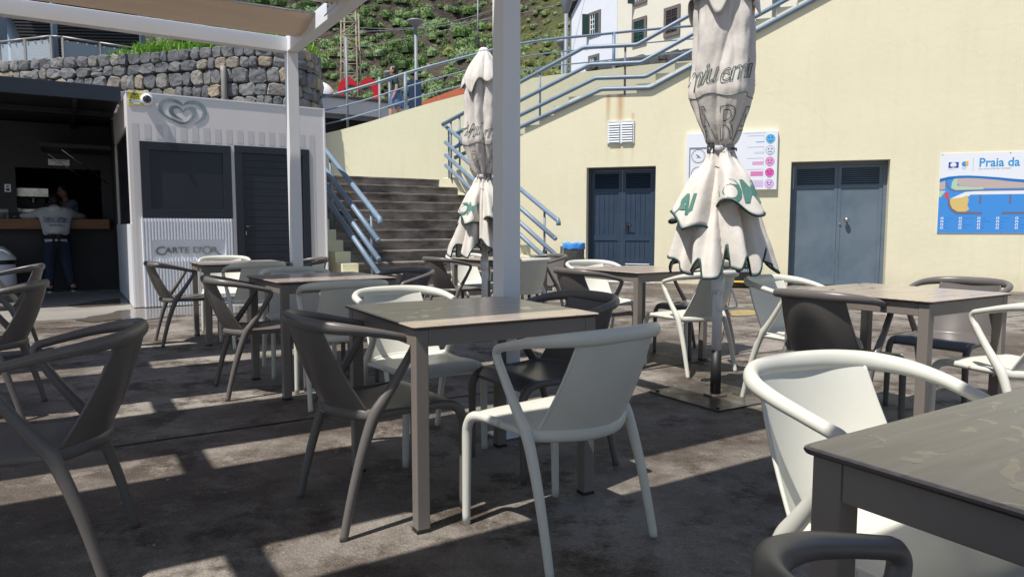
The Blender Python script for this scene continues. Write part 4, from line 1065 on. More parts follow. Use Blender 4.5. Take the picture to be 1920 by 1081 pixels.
# printed stripes (2 mm proud vinyl)
zs1 = kp(300, 234)[1]; ns_ = 18; pit = KW / 17.6
for i in range(ns_):
    a = 0.045 + i * pit * 0.985; b = a + 0.082
    if b > KW - .01: continue
    z0 = 0.03
    if a < w1_ and b > w0_: z0 = wz1 + 0.03
    if a < e1d and b > e0d: z0 = dzk + 0.03
    if a < w0_ < b: z0 = 0.03; b = w0_ - .004
    k.box(KP(a, -0.002, z0), E1 * (b - a), E2 * 0.001, UP * (zs1 - z0), 1)
k.build("body", [M_kiosk, M_kstripe], kiosk)
fl = MB(); fl.box(KP(T_ - .0, 0.0, -0.0), E1 * 0.001, E2 * 0.001, UP * 0.001)
tr = MB(); tr.box(KP(-0.012, -0.012, KH - 0.012), E1 * (KW + .024), E2 * 0.05, UP * 0.018); tr.box(KP(KW - .006, -0.014, 0.0), E1 * 0.022, E2 * 0.03, UP * KH); tr.build("edge_trim", M_white_al, kiosk)
# serving hatch shutter
hh = MB(); f_ = 0.11
for (a, b, c, d) in ((w0_, w1_, wz0, wz0 + f_), (w0_, w1_, wz1 - f_, wz1), (w0_, w0_ + f_, wz0 + f_, wz1 - f_), (w1_ - f_, w1_, wz0 + f_, wz1 - f_)):
    hh.box(KP(a, -0.02, c), E1 * (b - a), E2 * 0.07, UP * (d - c))
hh.build("window_frame", M_darknavy, kiosk, bevel=0.003)
hh = MB(); hh.box(KP(w0_ + f_, 0.012, wz0 + f_), E1 * (w1_ - w0_ - 2 * f_), E2 * 0.03, UP * (wz1 - wz0 - 2 * f_))
hh.box(KP(w0_ + f_, 0.0, wz0 + f_), E1 * (w1_ - w0_ - 2 * f_), E2 * 0.012, UP * 0.02)
hh.build("window_shutter", M_darknavy, kiosk)
# door
dd_ = MB(); f_ = 0.10
for (a, b, c, d) in ((e0d, e1d, dzk - f_, dzk), (e0d, e0d + f_, 0.02, dzk - f_), (e1d - f_, e1d, 0.02, dzk - f_)):
    dd_.box(KP(a, -0.015, c), E1 * (b - a), E2 * 0.07, UP * (d - c))
dd_.build("door_frame", M_darknavy, kiosk, bevel=0.003)
dd_ = MB(); nb = 21; zz0 = 0.03; hh_ = (dzk - f_ - zz0) / nb
for i in range(nb): dd_.box(KP(e0d + f_, 0.02, zz0 + i * hh_ + 0.004), E1 * (e1d - e0d - 2 * f_), E2 * 0.02, UP * (hh_ - 0.008))
dd_.box(KP(e0d + f_, 0.032, zz0), E1 * (e1d - e0d - 2 * f_), E2 * 0.03, UP * (dzk - f_ - zz0))
do_ = dd_.build("door", M_darknavy, kiosk)
eh, zh = kp(461, 425); hd = MB(); hd.tube([KP(eh, -.015, zh), KP(eh, -.06, zh), KP(eh + .10, -.06, zh)], 0.010, 8); hd.cbox(KP(eh, -0.008, zh - .09), .012, .012, .05, 1, E1, E2); hd.build("handle", [M_black, M_steel], do_)
# fluted panel
e0f, e1f = kp(266, 450)[0], kp(437, 450)[0]; zf1 = wz0 - 0.01
sz0, sz1 = kp(350, 484)[1], kp(350, 449)[1]; se0, se1 = kp(286, 470)[0], kp(421, 470)[0]
ff = MB(); nfl = 30; pf = (e1f - e0f) / nfl
ff.box(KP(e0f, -0.012, 0.02), E1 * (e1f - e0f), E2 * 0.011, UP * (zf1 - .02))
for i in range(nfl):
    a = e0f + i * pf; m_ = a + pf / 2
    rngs = [(0.02, zf1)] if not (se0 < m_ < se1) else [(0.02, sz0), (sz1, zf1)]
    for z0, z1 in rngs:
        pts = [KP(a + pf * .12, -0.012, z0), KP(a + pf * .22, -0.034, z0), KP(a + pf * .62, -0.034, z0), KP(a + pf * .75, -0.012, z0)]
        ff.prism(pts, UP * (z1 - z0))
ff.build("fluted_panel", M_flute, kiosk)
lt_ = MB(); ls0, lz0 = kp(292, 475); ls1 = kp(414, 475)[0]; ezn = E1
def fit_text(mb, body, e0, e1, z, size, off, **kw):
    vs, fs = text_geo(body, size, **kw); x0 = min(v[0] for v in vs); x1 = max(v[0] for v in vs); sc_ = (e1 - e0) / (x1 - x0)
    mb.add([KP(e0 + (v[0] - x0) * sc_, -(off + v[2]), z + v[1]) for v in vs], fs)
ea = kp(292, 470)[0]; bz = kp(350, 474.5)[1]
def E_(u): return kp(u, 470)[0]
for (ch, u0, u1, big) in (("C", 292, 310, 1), ("ARTE", 309, 354.5, 0), ("D", 362, 376.5, 0), ("'", 375.5, 378, 0), ("O", 379, 396, 1), ("R", 396.5, 408, 0)):
    s_ = 0.165 if big else 0.118
    fit_text(lt_, ch, E_(u0), E_(u1), bz - (0.022 if big else 0) + (0.004), s_, 0.021, extrude=0.006)
sw_ = [KP(E_(400), -0.022, bz + .06), KP(E_(406), -.022, bz + .01), KP(E_(411), -.022, bz - .02), KP(E_(416.5), -.022, bz - .022)]
lt_.tube(spline(sw_, 5), lerpr([.010, .009, .007, .003], 5), 6)
lt_.build("lettering", M_mirror, kiosk)
# double heart emblem
def LZ(x, y): return kp(220 + x / 9.6, 150 + y / 9.6)
A_o = [(1165, 425), (1100, 372), (1030, 348), (950, 337), (860, 345), (790, 375), (745, 430), (730, 490), (745, 555), (790, 610), (860, 660), (960, 715), (1060, 765), (1130, 795), (1185, 803), (1250, 790), (1330, 745), (1390, 680), (1425, 600), (1410, 530), (1360, 490), (1300, 482), (1235, 500), (1183, 545)]
A_i = [(1183, 588), (1235, 548), (1280, 533), (1325, 545), (1345, 590), (1335, 650), (1290, 715), (1235, 752), (1185, 765), (1130, 752), (1060, 728), (960, 680), (880, 635), (830, 590), (808, 530), (812, 465), (850, 415), (920, 395), (1010, 398), (1090, 425), (1165, 470)]
B_ = [(1170, 468), (1185, 440), (1240, 395), (1340, 373), (1440, 388), (1520, 425), (1580, 490), (1607, 570), (1595, 650), (1545, 715), (1470, 765), (1385, 792), (1450, 735), (1505, 670), (1532, 600), (1525, 540), (1490, 490), (1430, 452), (1350, 436), (1270, 440), (1215, 452)]
C_ = [(1180, 560), (1150, 515), (1100, 475), (1040, 460), (970, 468), (925, 510), (925, 570), (960, 620), (1020, 660), (1095, 695), (1178, 716), (1100, 668), (1045, 625), (1010, 575), (1012, 530), (1045, 510), (1090, 512), (1135, 540), (1180, 590)]
em = MB()
def strip_shape(P1, P2):
    """extruded band between two polylines"""
    n = 40
    def rs(P):
        P = spline([Vector((x, y, 0)) for x, y in P], 6); L = [0]
        for a, b in zip(P[:-1], P[1:]): L.append(L[-1] + (b - a).length)
        out = []
        for i in range(n):
            s = L[-1] * i / (n - 1); jx = 0
            while jx < len(L) - 2 and L[jx + 1] < s: jx += 1
            t = (s - L[jx]) / max(1e-6, L[jx + 1] - L[jx]); out.append(P[jx].lerp(P[jx + 1], min(1, t)))
        return out
    a, b = rs(P1), rs(P2); vs = []
    for lay in (-0.0005, -0.007):
        for q in a + b:
            e, z = LZ(q.x, q.y); vs.append(KP(e, lay, z))
    fs = []
    M2 = 2 * n
    for i in range(n - 1):
        fs += [(M2 + i, M2 + n + i, M2 + n + i + 1, M2 + i + 1), (i, M2 + i, M2 + i + 1, i + 1), (n + i + 1, M2 + n + i + 1, M2 + n + i, n + i)]
    fs += [(0, n, M2 + n, M2), (n - 1, M2 + n - 1, M2 + 2 * n - 1, 2 * n - 1)]
    em.add(vs, fs)
strip_shape(A_o, A_i[::-1]); strip_shape(B_[:12], [B_[0]] + B_[12:][::-1] + [B_[11]]); strip_shape(C_[:11], [C_[-1]] + C_[11:-1][::-1] + [C_[10]])
em.build("heart_emblem", M_mirror, kiosk)
# left side face panel and dark opening
sd_ = MB(); sd_.box(KP(-0.02, 0.02, 0.02), E1 * 0.018, E2 * (KD - .04), UP * 1.12); sp2 = sd_.build("side_panel", M_flute, kiosk)
sd_ = MB(); sd_.box(KP(0.03, T_ + .16, 1.12), E1 * 0.03, E2 * (KD - .4), UP * 1.33); sd_.build("side_hatch", M_darknavy, kiosk)
# warning sticker and camera
def krect(mb, u0, v0, u1, v1, off, mi=0, t=0.002):
    a, z1 = kp(u0, v0); b, _ = kp(u1, v0); _, z0 = kp(u0, v1)
    mb.box(KP(a, -off - t, z0), E1 * (b - a), E2 * t, UP * (z1 - z0), mi)
ws = MB(); krect(ws, 239.5, 168, 264.5, 196.5, 0.001, 0, 0.008); krect(ws, 240.5, 186, 263.5, 191.5, 0.010, 1, .001)
tri = [kp(251.5, 169.5), kp(244, 181), kp(260.5, 181.5)]
ws.tube([KP(a, -0.011, z) for a, z in tri], 0.006, 4, 2, closed=True, smooth=False)
krect(ws, 248.5, 176, 255, 178.5, 0.010, 2, .001); krect(ws, 250, 174, 252, 176, 0.010, 2, .001); krect(ws, 242, 187, 246, 189.5, .012, 2, .001)
krect(ws, 243, 183, 262, 183.8, .010, 2, .001); krect(ws, 248, 188, 262, 188.6, .012, 3, .001); krect(ws, 250, 192, 262, 195, .010, 1, .001)
tag(ws.build("warning_sticker", [M_sigy, M_paper, M_ink, M_greyink], origin=K0), "yellow camera warning sign fixed at the kiosk top left corner", "sign")
ec, zc_ = kp(275, 188); sc = empty("security_camera", KP(ec, 0, zc_), "white dome security camera beside the yellow warning sign on the kiosk", "camera")
def hemi(mb, c, r, ax, mi=0, ph=math.pi / 2):
    a1 = E1; a2 = ax.cross(a1)
    mb.grid(lambda a, b: c + r * (a1 * math.cos(2 * math.pi * a) * math.sin(ph * b) + a2 * math.sin(2 * math.pi * a) * math.sin(ph * b) + ax * math.cos(ph * b)), 24, 10, mi, cu=True)
axc = (-E2 - UP * 0.12).normalized()
mb = MB(); mb.tube([KP(ec, -.002, zc_), KP(ec, -.04, zc_), KP(ec, -.065, zc_)], [.075, .078, .055], 24); mb.build("housing", M_white_al, sc)
mb = MB(); hemi(mb, KP(ec, -.058, zc_ + .005), 0.052, axc); mb.build("lens_dome", mat("dark_dome_glass", (0.01, 0.012, 0.02), 0.08, coat=1.0), sc)

# ================================================================== BAR
bar = empty("bar_building", KP(-3, 4, 0), "dark grey bar with a flat anthracite roof left of the kiosk", "bar")
def bx(mb, e0, e1, n0, n1, z0, z1, mi=0): mb.box(KP(e0, n0, z0), E1 * (e1 - e0), E2 * (n1 - n0), UP * (z1 - z0), mi)
def bezr(u, v, n):
    p = on(u, v, KP(0, n), -E2); return ((p - K0).dot(E1), p.z)
NF = 3.85
oe0 = bezr(30, 350, NF)[0]; oe1 = bezr(190, 350, NF)[0]; oz1 = bezr(110, 316, NF)[1]
mb = MB(); bx(mb, -9, -0.02, NF, NF + .15, 0.0, 1.06); bx(mb, -9, oe0, NF, NF + .15, 1.06, 2.86); bx(mb, oe1, -0.02, NF, NF + .15, 1.06, 2.86); bx(mb, oe0, oe1, NF, NF + .15, oz1, 2.86)
bx(mb, -0.02, 0.1, KD + .01, NF + 0.15, 0, 2.86); mb.build("front_wall", M_barc, bar)
mb = MB(); bx(mb, -9, 0.1, NF + .155, 7.0, 0.0, 0.12); bx(mb, -9, 0.1, 7.0, 7.1, 0, 2.86); bx(mb, 0.0, 0.1, NF + .16, 7.0, 0, 2.86); bx(mb, -9.1, -9, .5, 7.1, 0, 2.86); mb.build("inner_walls", M_dark, bar)  # unlit look of the room is put into the wall colour
mb = MB(); bx(mb, -9.2, -0.03, 0.55, 3.0, 2.88, 3.0); bx(mb, -9.2, 0.1, 3.02, 7.2, 2.88, 3.0); mb.build("roof", M_black, bar)
mb = MB(); bx(mb, -9.2, -0.03, 0.48, 0.55, 2.80, 3.0); mb.build("fascia", M_darknavy, bar, bevel=.004)
mb = MB()
for e in (-0.6, -2.2, -3.8): bx(mb, e, e + .06, 0.6, NF, 2.78, 2.87)
bx(mb, -9, -0.05, 2.0, 2.06, 2.79, 2.87); mb.build("ceiling_beam", M_black, bar)
ct = bezr(205, 408, 3.62); mb = MB(); bx(mb, -8.5, ct[0], 3.60, NF + 0.5, 1.065, 1.235); mb.build("counter_top", M_wood, bar, bevel=0.006)
fe0, fz = bezr(75, 267, 2.75); mb = MB()
mb.prism([KP(fe0, 2.75, fz), KP(fe0, NF - 0.01, 2.43), KP(fe0, NF - 0.01, 2.36), KP(fe0, 2.75, fz - 0.06)], E1 * (-0.06 - fe0)); fo = mb.build("serving_flap", M_black, bar)
for e in (fe0 + .3 + 1.1,):
    mb = MB(); mb.tube([KP(-0.75, 2.95, fz - .07), KP(-0.08, 3.7, 1.85)], 0.011, 6); mb.build("gas_strut", M_steel, fo)
    mb = MB(); mb.tube([KP(-0.95, 3.3, fz - .12), KP(-.2, NF - .02, 1.75)], 0.006, 6); mb.build("gas_strut", M_steel, fo)
mb = MB(); a, z1 = bezr(90, 298, NF); b, z0 = bezr(130.5, 311, NF); mb.box(KP(a, NF - .012, z0), E1 * (b - a), E2 * .01, UP * (z1 - z0))
sgo = MB(); e_, z_ = bezr(92.5, 304, NF)
def n_text(mb, body, e0, e1, n, z, size, mi=0):
    vs, fs = text_geo(body, size, res=2); x0 = min(v[0] for v in vs); x1 = max(v[0] for v in vs); k_ = (e1 - e0) / (x1 - x0)
    mb.add([KP(e0 + (v[0] - x0) * k_, n - v[2], z + v[1]) for v in vs], fs, mi)
n_text(mb, "ZONA DE SERVIÇO", a + .03, b - .03, NF - .014, z0 + .06, 0.062, 1); n_text(mb, "SERVICE AREA", a + .1, b - .1, NF - .014, z0 + .022, 0.03, 1)
tag(mb.build("service_sign", [M_paper, mat("blue_ink", (0.03, 0.05, 0.16), 0.6)], origin=K0), "small white sign with blue lettering above the bar opening", "sign")
mb = MB(); a, z1 = bezr(8, 345, NF); b, z0 = bezr(21, 360, NF); mb.box(KP(a, NF - .01, z0), E1 * (b - a), E2 * .008, UP * (z1 - z0))
mb.box(KP(a + .02, NF - .012, z0 + .02), E1 * (b - a - .04), E2 * .001, UP * .04, 1); mb.box(KP(a + .03, NF - .012, z1 - .05), E1 * (b - a - .06), E2 * .001, UP * .025, 1)
tag(mb.build("wall_notice", [M_paper, mat("blue_ink", (0, 0, 0))], origin=K0), "small pale notice on the bar wall at the far left", "sign")
# things on the counter
cm = empty("coffee_machine", KP(bezr(60, 400, 4.3)[0], 4.3, 1.235), "chrome coffee machine on the bar counter before the barista", "coffee machine")
ce = bezr(58, 400, 4.3)[0]
mb = MB(); bx(mb, ce - .35, ce + .28, 4.25, 4.33 + .3, 1.30, 1.42); bx(mb, ce - .35, ce + .28, 4.25, 4.6, 1.62, 1.78); bx(mb, ce - .30, ce + .22, 4.45, 4.6, 1.42, 1.62, 1); mb.build("machine_body", [M_steel, M_black], cm, bevel=.01)
for d in (-.2, .05):
    mb = MB(); mb.tube([KP(ce + d, 4.28, 1.62), KP(ce + d, 4.28, 1.55)], .035, 12); mb.tube([KP(ce + d, 4.28, 1.56), KP(ce + d, 4.10, 1.54)], .012, 8); mb.build("brew_group", M_steel, cm)
mb = MB(); bx(mb, ce - .36, ce + .29, 4.2, 4.6, 1.235, 1.30); mb.build("drip_tray", M_black, cm)
for i, (u, m_, lab, cat, w_, h_) in enumerate(((3, mat("speckled_board", (0.35, 0.36, 0.34), .6, (0.6, .6, .58), 60.0), "speckled pale box on the bar counter at the far left", "box", .2, .16), (28, M_black, "low black tray on the bar counter", "tray", .42, .11))):
    e_ = bezr(u, 400, 3.95)[0]; mb = MB(); bx(mb, e_ - w_ / 2, e_ + w_ / 2, 3.85, 4.1, 1.237, 1.237 + h_); bx(mb, e_ - w_ / 2 + .015, e_ + w_ / 2 - .015, 3.865, 4.085, 1.237 + h_, 1.24 + h_, 0)
    tag(mb.build("counter_" + cat, m_, bevel=.01, origin=KP(e_, 4, 1.235)), lab, cat)
for i, u in enumerate((26, 30, 35)):
    e_ = bezr(u, 388, 3.95)[0]; mb = MB(); mb.lathe([(.025, 0), (.035, .06), (.038, .07), (.034, .07), (.024, .01), (0.0, .01)], KP(e_, 3.95, 1.237 + .111), 14)
    tag(mb.build("coffee_cup", M_white_al, origin=KP(e_, 3.95, 1.35)), ("leftmost", "middle", "rightmost")[i] + " of three small white cups on the black bar tray", "cup", "white cups on the bar tray")
# white bin with conical lid
bp_ = gp(3, 553); bn = empty("waste_bin", bp_, "white waste bin with a conical lid at the left edge in front of the bar", "bin")
mb = MB(); mb.lathe([(0.0, 0.0), (.20, .0), (.215, .05), (.215, .48), (.20, .50)], bp_, 28); mb.build("bin_body", M_white_al, bn)
mb = MB(); mb.lathe([(.19, .50), (.19, .57)], bp_, 28); mb.build("throat", M_black, bn)
mb = MB(); mb.lathe([(.225, .57), (.23, .60), (.14, .72), (.06, .79), (0.0, .80)], bp_, 28); mb.build("lid", M_white_al, bn)

# ================================================================== PERGOLA
PG = empty("pergola", RQ(1.99, 3.07), "white aluminium pergola with square posts and beige retractable shade fabric overhead", "pergola")
RB, QF, ZB, BH, BWd = 1.92, 7.04, 2.77, 0.15, 0.10
RM = -1.01
def pbox(name, r0, r1, q0, q1, z0, z1, m=M_white_al, bev=0.004):
    mb = MB(); mb.box(RQ(r0, q0, z0), E1 * (r1 - r0), E2 * (q1 - q0), UP * (z1 - z0)); return mb.build(name, m, PG, bevel=bev)
ra, rbx = RB - 0.05, RB + 0.05
for q in (QF, 3.09, -0.75):
    for r in (RB, RM, -4.40):
        if r == RM and q < 5: continue
        pbox("post", r - .052, r + .052, q - .052, q + .052, 0.012, ZB)
        if q > -0.5 and r == RB: pbox("foot_plate", r - .075, r + .075, q - .075, q + .075, 0.0, 0.012, M_white_al)
for r, hw_ in ((RB, .05), (RM, .034), (-4.40, .05)): pbox("beam", r - hw_, r + hw_, -0.80, QF + .052 if r != RM else QF - .055, ZB if r != RM else ZB + .02, ZB + BH)
for r0, r1 in ((-4.35, RM - .034), (RM + .034, RB - .05)):
    pbox("beam", r0, r1, QF - .05, QF + .05, ZB, ZB + BH * 0.9); pbox("beam", r0, r1, -0.80, -0.70, ZB, ZB + BH * 0.9)
    # fabric panels
    for k_, (q0, q1) in enumerate(((6.08, 6.86), (4.60, 5.74), (3.38, 4.26), (2.13, 3.04), (0.88, 1.81), (-0.40, 0.56))):
        ra_, rb_ = r0 - .005, r1 + .005
        def ff_(a, b, q0=q0, q1=q1, ra_=ra_, rb_=rb_, k_=k_):
            r = ra_ + (rb_ - ra_) * a; q = q0 + (q1 - q0) * b; e = min(1, 6 * min(a, 1 - a) + .15)
            sg = 0.085 * math.sin(math.pi * b) + e * (0.013 * math.sin(27 * b + 2 * math.sin(4 * a)) + 0.012 * mnoise.noise(Vector((r * 0.8, q * 6, k_))))
            return RQ(r, q, ZB + 0.13 - sg)
        mb = MB(); mb.grid(ff_, 30, 26, smooth=True); mb.build("shade_panel", M_can, PG, thick=0.002)
        for b in (0.0, 1.0):
            mb = MB(); mb.tube([ff_(0, b), ff_(0.5, b), ff_(1, b)], 0.009, 6); mb.build("edge_rod", M_steel, PG)
# bracket at the post head
mb = MB(); a = RQ(RB - .056, 5.50, ZB + .05); mb.box(a, E1 * 0.004, E2 * 0.34, UP * .07)
for q in (5.54, 5.62, 5.72): mb.cbox(RQ(RB - .058, q, ZB + .09), .006, .014, .014, 1, E1, E2)
mb.build("bracket", [M_white_al, M_black], PG)

# ================================================================== TABLES
SS = 0.81
tb = empty("cafe_table", (0, 0, 0), "x", "table", "square cafe tables on the terrace")
def rrect(s, r, z, n=5):
    out = []
    for (cx, cy, a0) in ((s - r, s - r, 0), (r - s, s - r, 90), (r - s, r - s, 180), (s - r, r - s, 270)):
        for k in range(n + 1):
            a = R(a0 + 90 * k / n); out.append((cx + r * math.cos(a), cy + r * math.sin(a), z))
    return out
h = SS / 2; mb = MB(); rings = [rrect(h - .012, .018, .737), rrect(h - .002, .022, .739), rrect(h, .022, .743), rrect(h - .001, .022, .747), rrect(h - .005, .022, .7495), rrect(h - .008, .02, .75)]
n = len(rings[0]); vs = [p for r_ in rings for p in r_]; fs = []
mats_i = []
for i in range(len(rings) - 1):
    for k in range(n): fs.append((i * n + k, i * n + (k + 1) % n, (i + 1) * n + (k + 1) % n, (i + 1) * n + k)); mats_i.append(1 if i < 3 else 0)
fs.append(tuple(range(n - 1, -1, -1))); mats_i.append(1); fs.append(tuple((len(rings) - 1) * n + k for k in range(n))); mats_i.append(0)
b_ = len(mb.v); mb.add(vs, fs); mb.m = mats_i
mb.build("table_top", [M_top, M_core], tb, local=True)
mb = MB(); ins = 0.016; A = h - ins
mb.cbox((0, A - .013, .705), 2 * A - .1, .022, .062); mb.cbox((0, -A + .013, .705), 2 * A - .1, .022, .062); mb.cbox((A - .013, 0, .705), .022, 2 * A - .1, .062); mb.cbox((-A + .013, 0, .705), .022, 2 * A - .1, .062)
mb.build("apron", M_tleg, tb, bevel=.003, local=True)
for sx in (-1, 1):
    for sy in (-1, 1):
        mb = MB(); mb.cbox((sx * (A - .025), sy * (A - .025), .374), .05, .05, .724)
        lg = mb.build("leg", M_tleg, tb, bevel=.004, local=True)
        mb = MB(); mb.cbox((sx * (A - .025), sy * (A - .025), .006), .052, .052, .012); mb.build("foot_cap", M_rub, lg, local=True)
TA = [(-.342, 2.401, 30.0, "wood-grain table in the middle foreground, directly before the near white post"),
      (-1.444, 4.352, 34.8, "table left of the middle with one bright stripe of sun across its top"),
      (-2.821, 6.396, 32.3, "table farthest left, right in front of the fluted kiosk panel"),
      (-.27, 7.30, 32.5, "table behind the small umbrella at the foot of the dark steps"),
      (.95, 5.296, 32.8, "sunlit table in front of the navy door"),
      (1.941, 3.237, 32.1, "sunlit table in front of the blue-grey door"),
      (.881, .40, 32.0, "nearest table cut off at the right edge, top covered in rain drops")]
TABS = []
for i, (x, y, a, lab) in enumerate(TA):
    ca, sa = math.cos(R(a)), math.sin(R(a)); c = (x + h * ca - h * sa, y + h * sa + h * ca, 0)
    if i == 0: tb.location = c; tb.rotation_euler = (0, 0, R(a)); tb["label"] = lab; TABS.append(tb)
    else: TABS.append(copy_thing(tb, c, R(a), lab))

# ================================================================== CHAIRS
def make_chair(mt, name):
    root = empty(name, (0, 0, 0), "x", "chair")
    # top rail and arms
    half = [(0, -.338, .757), (.10, -.330, .756), (.185, -.296, .752), (.238, -.232, .743), (.256, -.15, .729), (.252, -.07, .711), (.244, -.005, .695), (.240, .018, .688), (.238, .030, .672), (.237, .026, .652), (.2365, .012, .628)]
    rad = [(.0255, .0165), (.0255, .0165), (.024, .017), (.021, .018), (.017, .0165), (.0152, .0158), (.0148, .0155), (.015, .0155), (.0152, .0152), (.0152, .0152), (.0152, .0152)]
    pts = [Vector((-x, y, z)) for x, y, z in half[::-1]] + [Vector(p) for p in half[1:]]; rd = rad[::-1] + rad[1:]
    mb = MB(); sp = spline(pts, 5); rs_ = lerpr(rd, 5); mb.tube(sp, rs_, 12, caps=True)
    mb.build("arm_rail", mt, root, local=True)
    for s in (-1, 1):
        lp = [(.2365, .014, .632), (.236, -.012, .590), (.235, -.052, .530), (.2345, -.092, .475), (.2345, -.125, .430), (.236, -.155, .360), (.239, -.195, .24), (.242, -.232, .10), (.244, -.255, 0.0)]
        lr = [(.0152, .0152), (.0155, .0162), (.0162, .018), (.0175, .021), (.0185, .023), (.0172, .021), (.0158, .0185), (.0145, .0165), (.0135, .0155)]
        mb = MB(); mb.tube(spline([(s * x, y, z) for x, y, z in lp], 4), lerpr(lr, 4), 12, up=Vector((1, 0, 0))); mb.build("leg", mt, root, local=True)
        fp = [(.206, .03, .418), (.207, .11, .420), (.209, .175, .418), (.211, .218, .404), (.2125, .240, .372), (.2135, .246, .33), (.216, .245, .20), (.220, .243, 0.0)]
        fr_ = [(.012, .014), (.014, .016), (.017, .018), (.019, .020), (.019, .019), (.018, .018), (.0165, .017), (.0145, .015)]
        mb = MB(); mb.tube(spline([(s * x, y, z) for x, y, z in fp], 4), lerpr(fr_, 4), 12, up=Vector((1, 0, 0))); mb.build("leg", mt, root, local=True)
    # seat
    def back_y(x): return -.128 - .095 * (1 - (x / .205) ** 2)
    def sf(a, b):
        u = 2 * a - 1; wv = .208 - .003 * b; x = u * wv
        yb = back_y(u * .203); yf = .238 - .012 * u * u
        y = yb + (yf - yb) * b
        z = .432 - .010 * math.sin(math.pi * min(1, b * 1.15)) * (1 - .5 * u * u) + .012 * max(0, (b - .45)) * 2
        if b > .82: t = (b - .82) / .18; z -= .040 * t * t
        z -= .004 * abs(u) ** 6
        return (x, y, z)
    nu_, nv_ = 17, 20
    mb = MB(); mb.grid(sf, nu_, nv_); th = .016
    mb.grid(lambda a, b: (sf(a, b)[0], sf(a, b)[1], sf(a, b)[2] - th), nu_, nv_, flip=True)
    ed = [sf(i / 16, 0) for i in range(17)] + [sf(1, j / 19) for j in range(1, 20)] + [sf(1 - i / 16, 1) for i in range(1, 17)] + [sf(0, 1 - j / 19) for j in range(1, 19)]
    m_ = len(ed); mb.add(list(ed) + [(x, y, z - th) for x, y, z in ed], [(k, m_ + k, m_ + (k + 1) % m_, (k + 1) % m_) for k in range(m_)], 0, True)
    rim = [(.2345, -.120, .428)] + [(x, back_y(x) - .006, .420) for x in (.20, .16, .10, .05, 0, -.05, -.10, -.16, -.20)] + [(-.2345, -.120, .428)]
    mb.tube(spline(rim, 4), lerpr([(.022, .016)] + [(.022, .013)] * 9 + [(.022, .016)], 4), 10, caps=True)
    for s in (-1, 1): mb.tube(spline([(s * .232, -.125, .425), (s * .214, -.06, .421), (s * .207, .05, .418)], 4), .014, 8)
    mb.build("seat", mt, root, local=True)
    # back shell
    def bf(a, b):
        u = 2 * a - 1; xb = u * .198; yb = back_y(xb) + .004; xt = u * .166
        yt = -.338 + .046 * (abs(xt) / .17) ** 2.2; x = xb + (xt - xb) * b
        y = yb + (yt - yb) * b - .012 * math.sin(math.pi * b); z = .425 + (.752 - .425) * b
        return (x, y, z)
    mb = MB(); mb.grid(bf, 21, 16)
    mb.grid(lambda a, b: (bf(a, b)[0] * 1.0, bf(a, b)[1] - .009, bf(a, b)[2]), 21, 16, flip=True)
    for a in (0.0, 1.0):
        mb.tube([(bf(a, b / 15)[0], bf(a, b / 15)[1] - .0045, bf(a, b / 15)[2]) for b in range(16)], .0055, 8)
    mb.build("backrest", mt, root, local=True)
    return root
CW = make_chair(M_white, "armchair"); CG = make_chair(M_taupe, "armchair")
CH = [('G', -.515, 2.72, -56.0, "taupe armchair on the left side of the foreground middle table, seen side-on"),
 ('W', .154, 2.461, 38.0, "pale armchair with its back to the camera before the middle foreground table"),
 ('W', -.458, 3.472, 216.8, "pale armchair facing the camera behind the left corner of the foreground middle table"),
 ('G', .134, 3.238, 123.2, "dark taupe armchair behind the foreground middle table, right of the white post foot"),
 ('G', -1.702, 4.702, -59.3, "taupe armchair on the left of the table with the stripe of sun"),
 ('W', -1.105, 4.44, 28.5, "pale armchair with its back to the camera in front of the sun-striped table"),
 ('W', -1.625, 5.329, 204.3, "pale armchair behind the sun-striped table, below the far white post"),
 ('G', -.943, 5.249, 135.4, "taupe armchair on the stair side of the sun-striped table"),
 ('G', -3.117, 6.706, -56.7, "taupe armchair in front of the fluted kiosk panel, leftmost at the kiosk table"),
 ('W', -3.084, 7.533, 201.4, "pale armchair between the kiosk table and the kiosk wall"),
 ('W', -2.461, 6.599, 38.6, "pale armchair with its back to the camera at the kiosk table"),
 ('G', -2.274, 7.288, 122.4, "taupe armchair behind the far white post beside the kiosk door"),
 ('G', -.619, 7.713, -50.3, "taupe armchair at the foot of the dark steps, left of the small umbrella pole"),
 ('W', -.455, 8.344, 212.5, "pale armchair facing the camera behind the small umbrella pole"),
 ('W', .068, 7.46, 32.7, "pale armchair seen from behind just right of the near white post"),
 ('G', .283, 8.207, 123.2, "taupe armchair between the near white post and the blue-bagged bin"),
 ('W', .824, 6.508, 199.7, "pale armchair facing the camera behind the navy-door table"),
 ('G', .693, 5.593, -57.6, "taupe armchair on the left of the table before the navy door"),
 ('W', 1.358, 5.367, 30.4, "pale armchair with its back to the camera behind the large umbrella pole"),
 ('G', 1.573, 6.046, 119.3, "taupe armchair half hidden behind the large umbrella pole"),
 ('W', 1.818, 4.346, 210.8, "pale armchair right of the large umbrella pole, one leg on the base plate"),
 ('G', 1.744, 3.694, -53.2, "taupe armchair seen from behind at the table before the blue-grey door"),
 ('G', 2.626, 4.216, 125.2, "taupe armchair facing the camera behind the table before the blue-grey door"),
 ('W', 2.434, 3.378, 17.7, "pale armchair cut off by the right edge above the nearest table"),
 ('W', .851, 1.433, 201.6, "nearest large pale armchair tucked behind the rain-spotted table"),
 ('G', .599, .645, -56.2, "taupe armchair of which only the arm loop shows at the bottom right"),
 ('G', -1.539, 2.179, 109.0, "large taupe armchair in the left foreground facing left"),
 ('G', -3.096, 4.04, 111.1, "taupe armchair at the left edge, middle one of the three facing left"),
 ('G', -4.353, 5.906, 117.5, "taupe armchair at the left edge, farthest one of the three facing left")]
used = set()
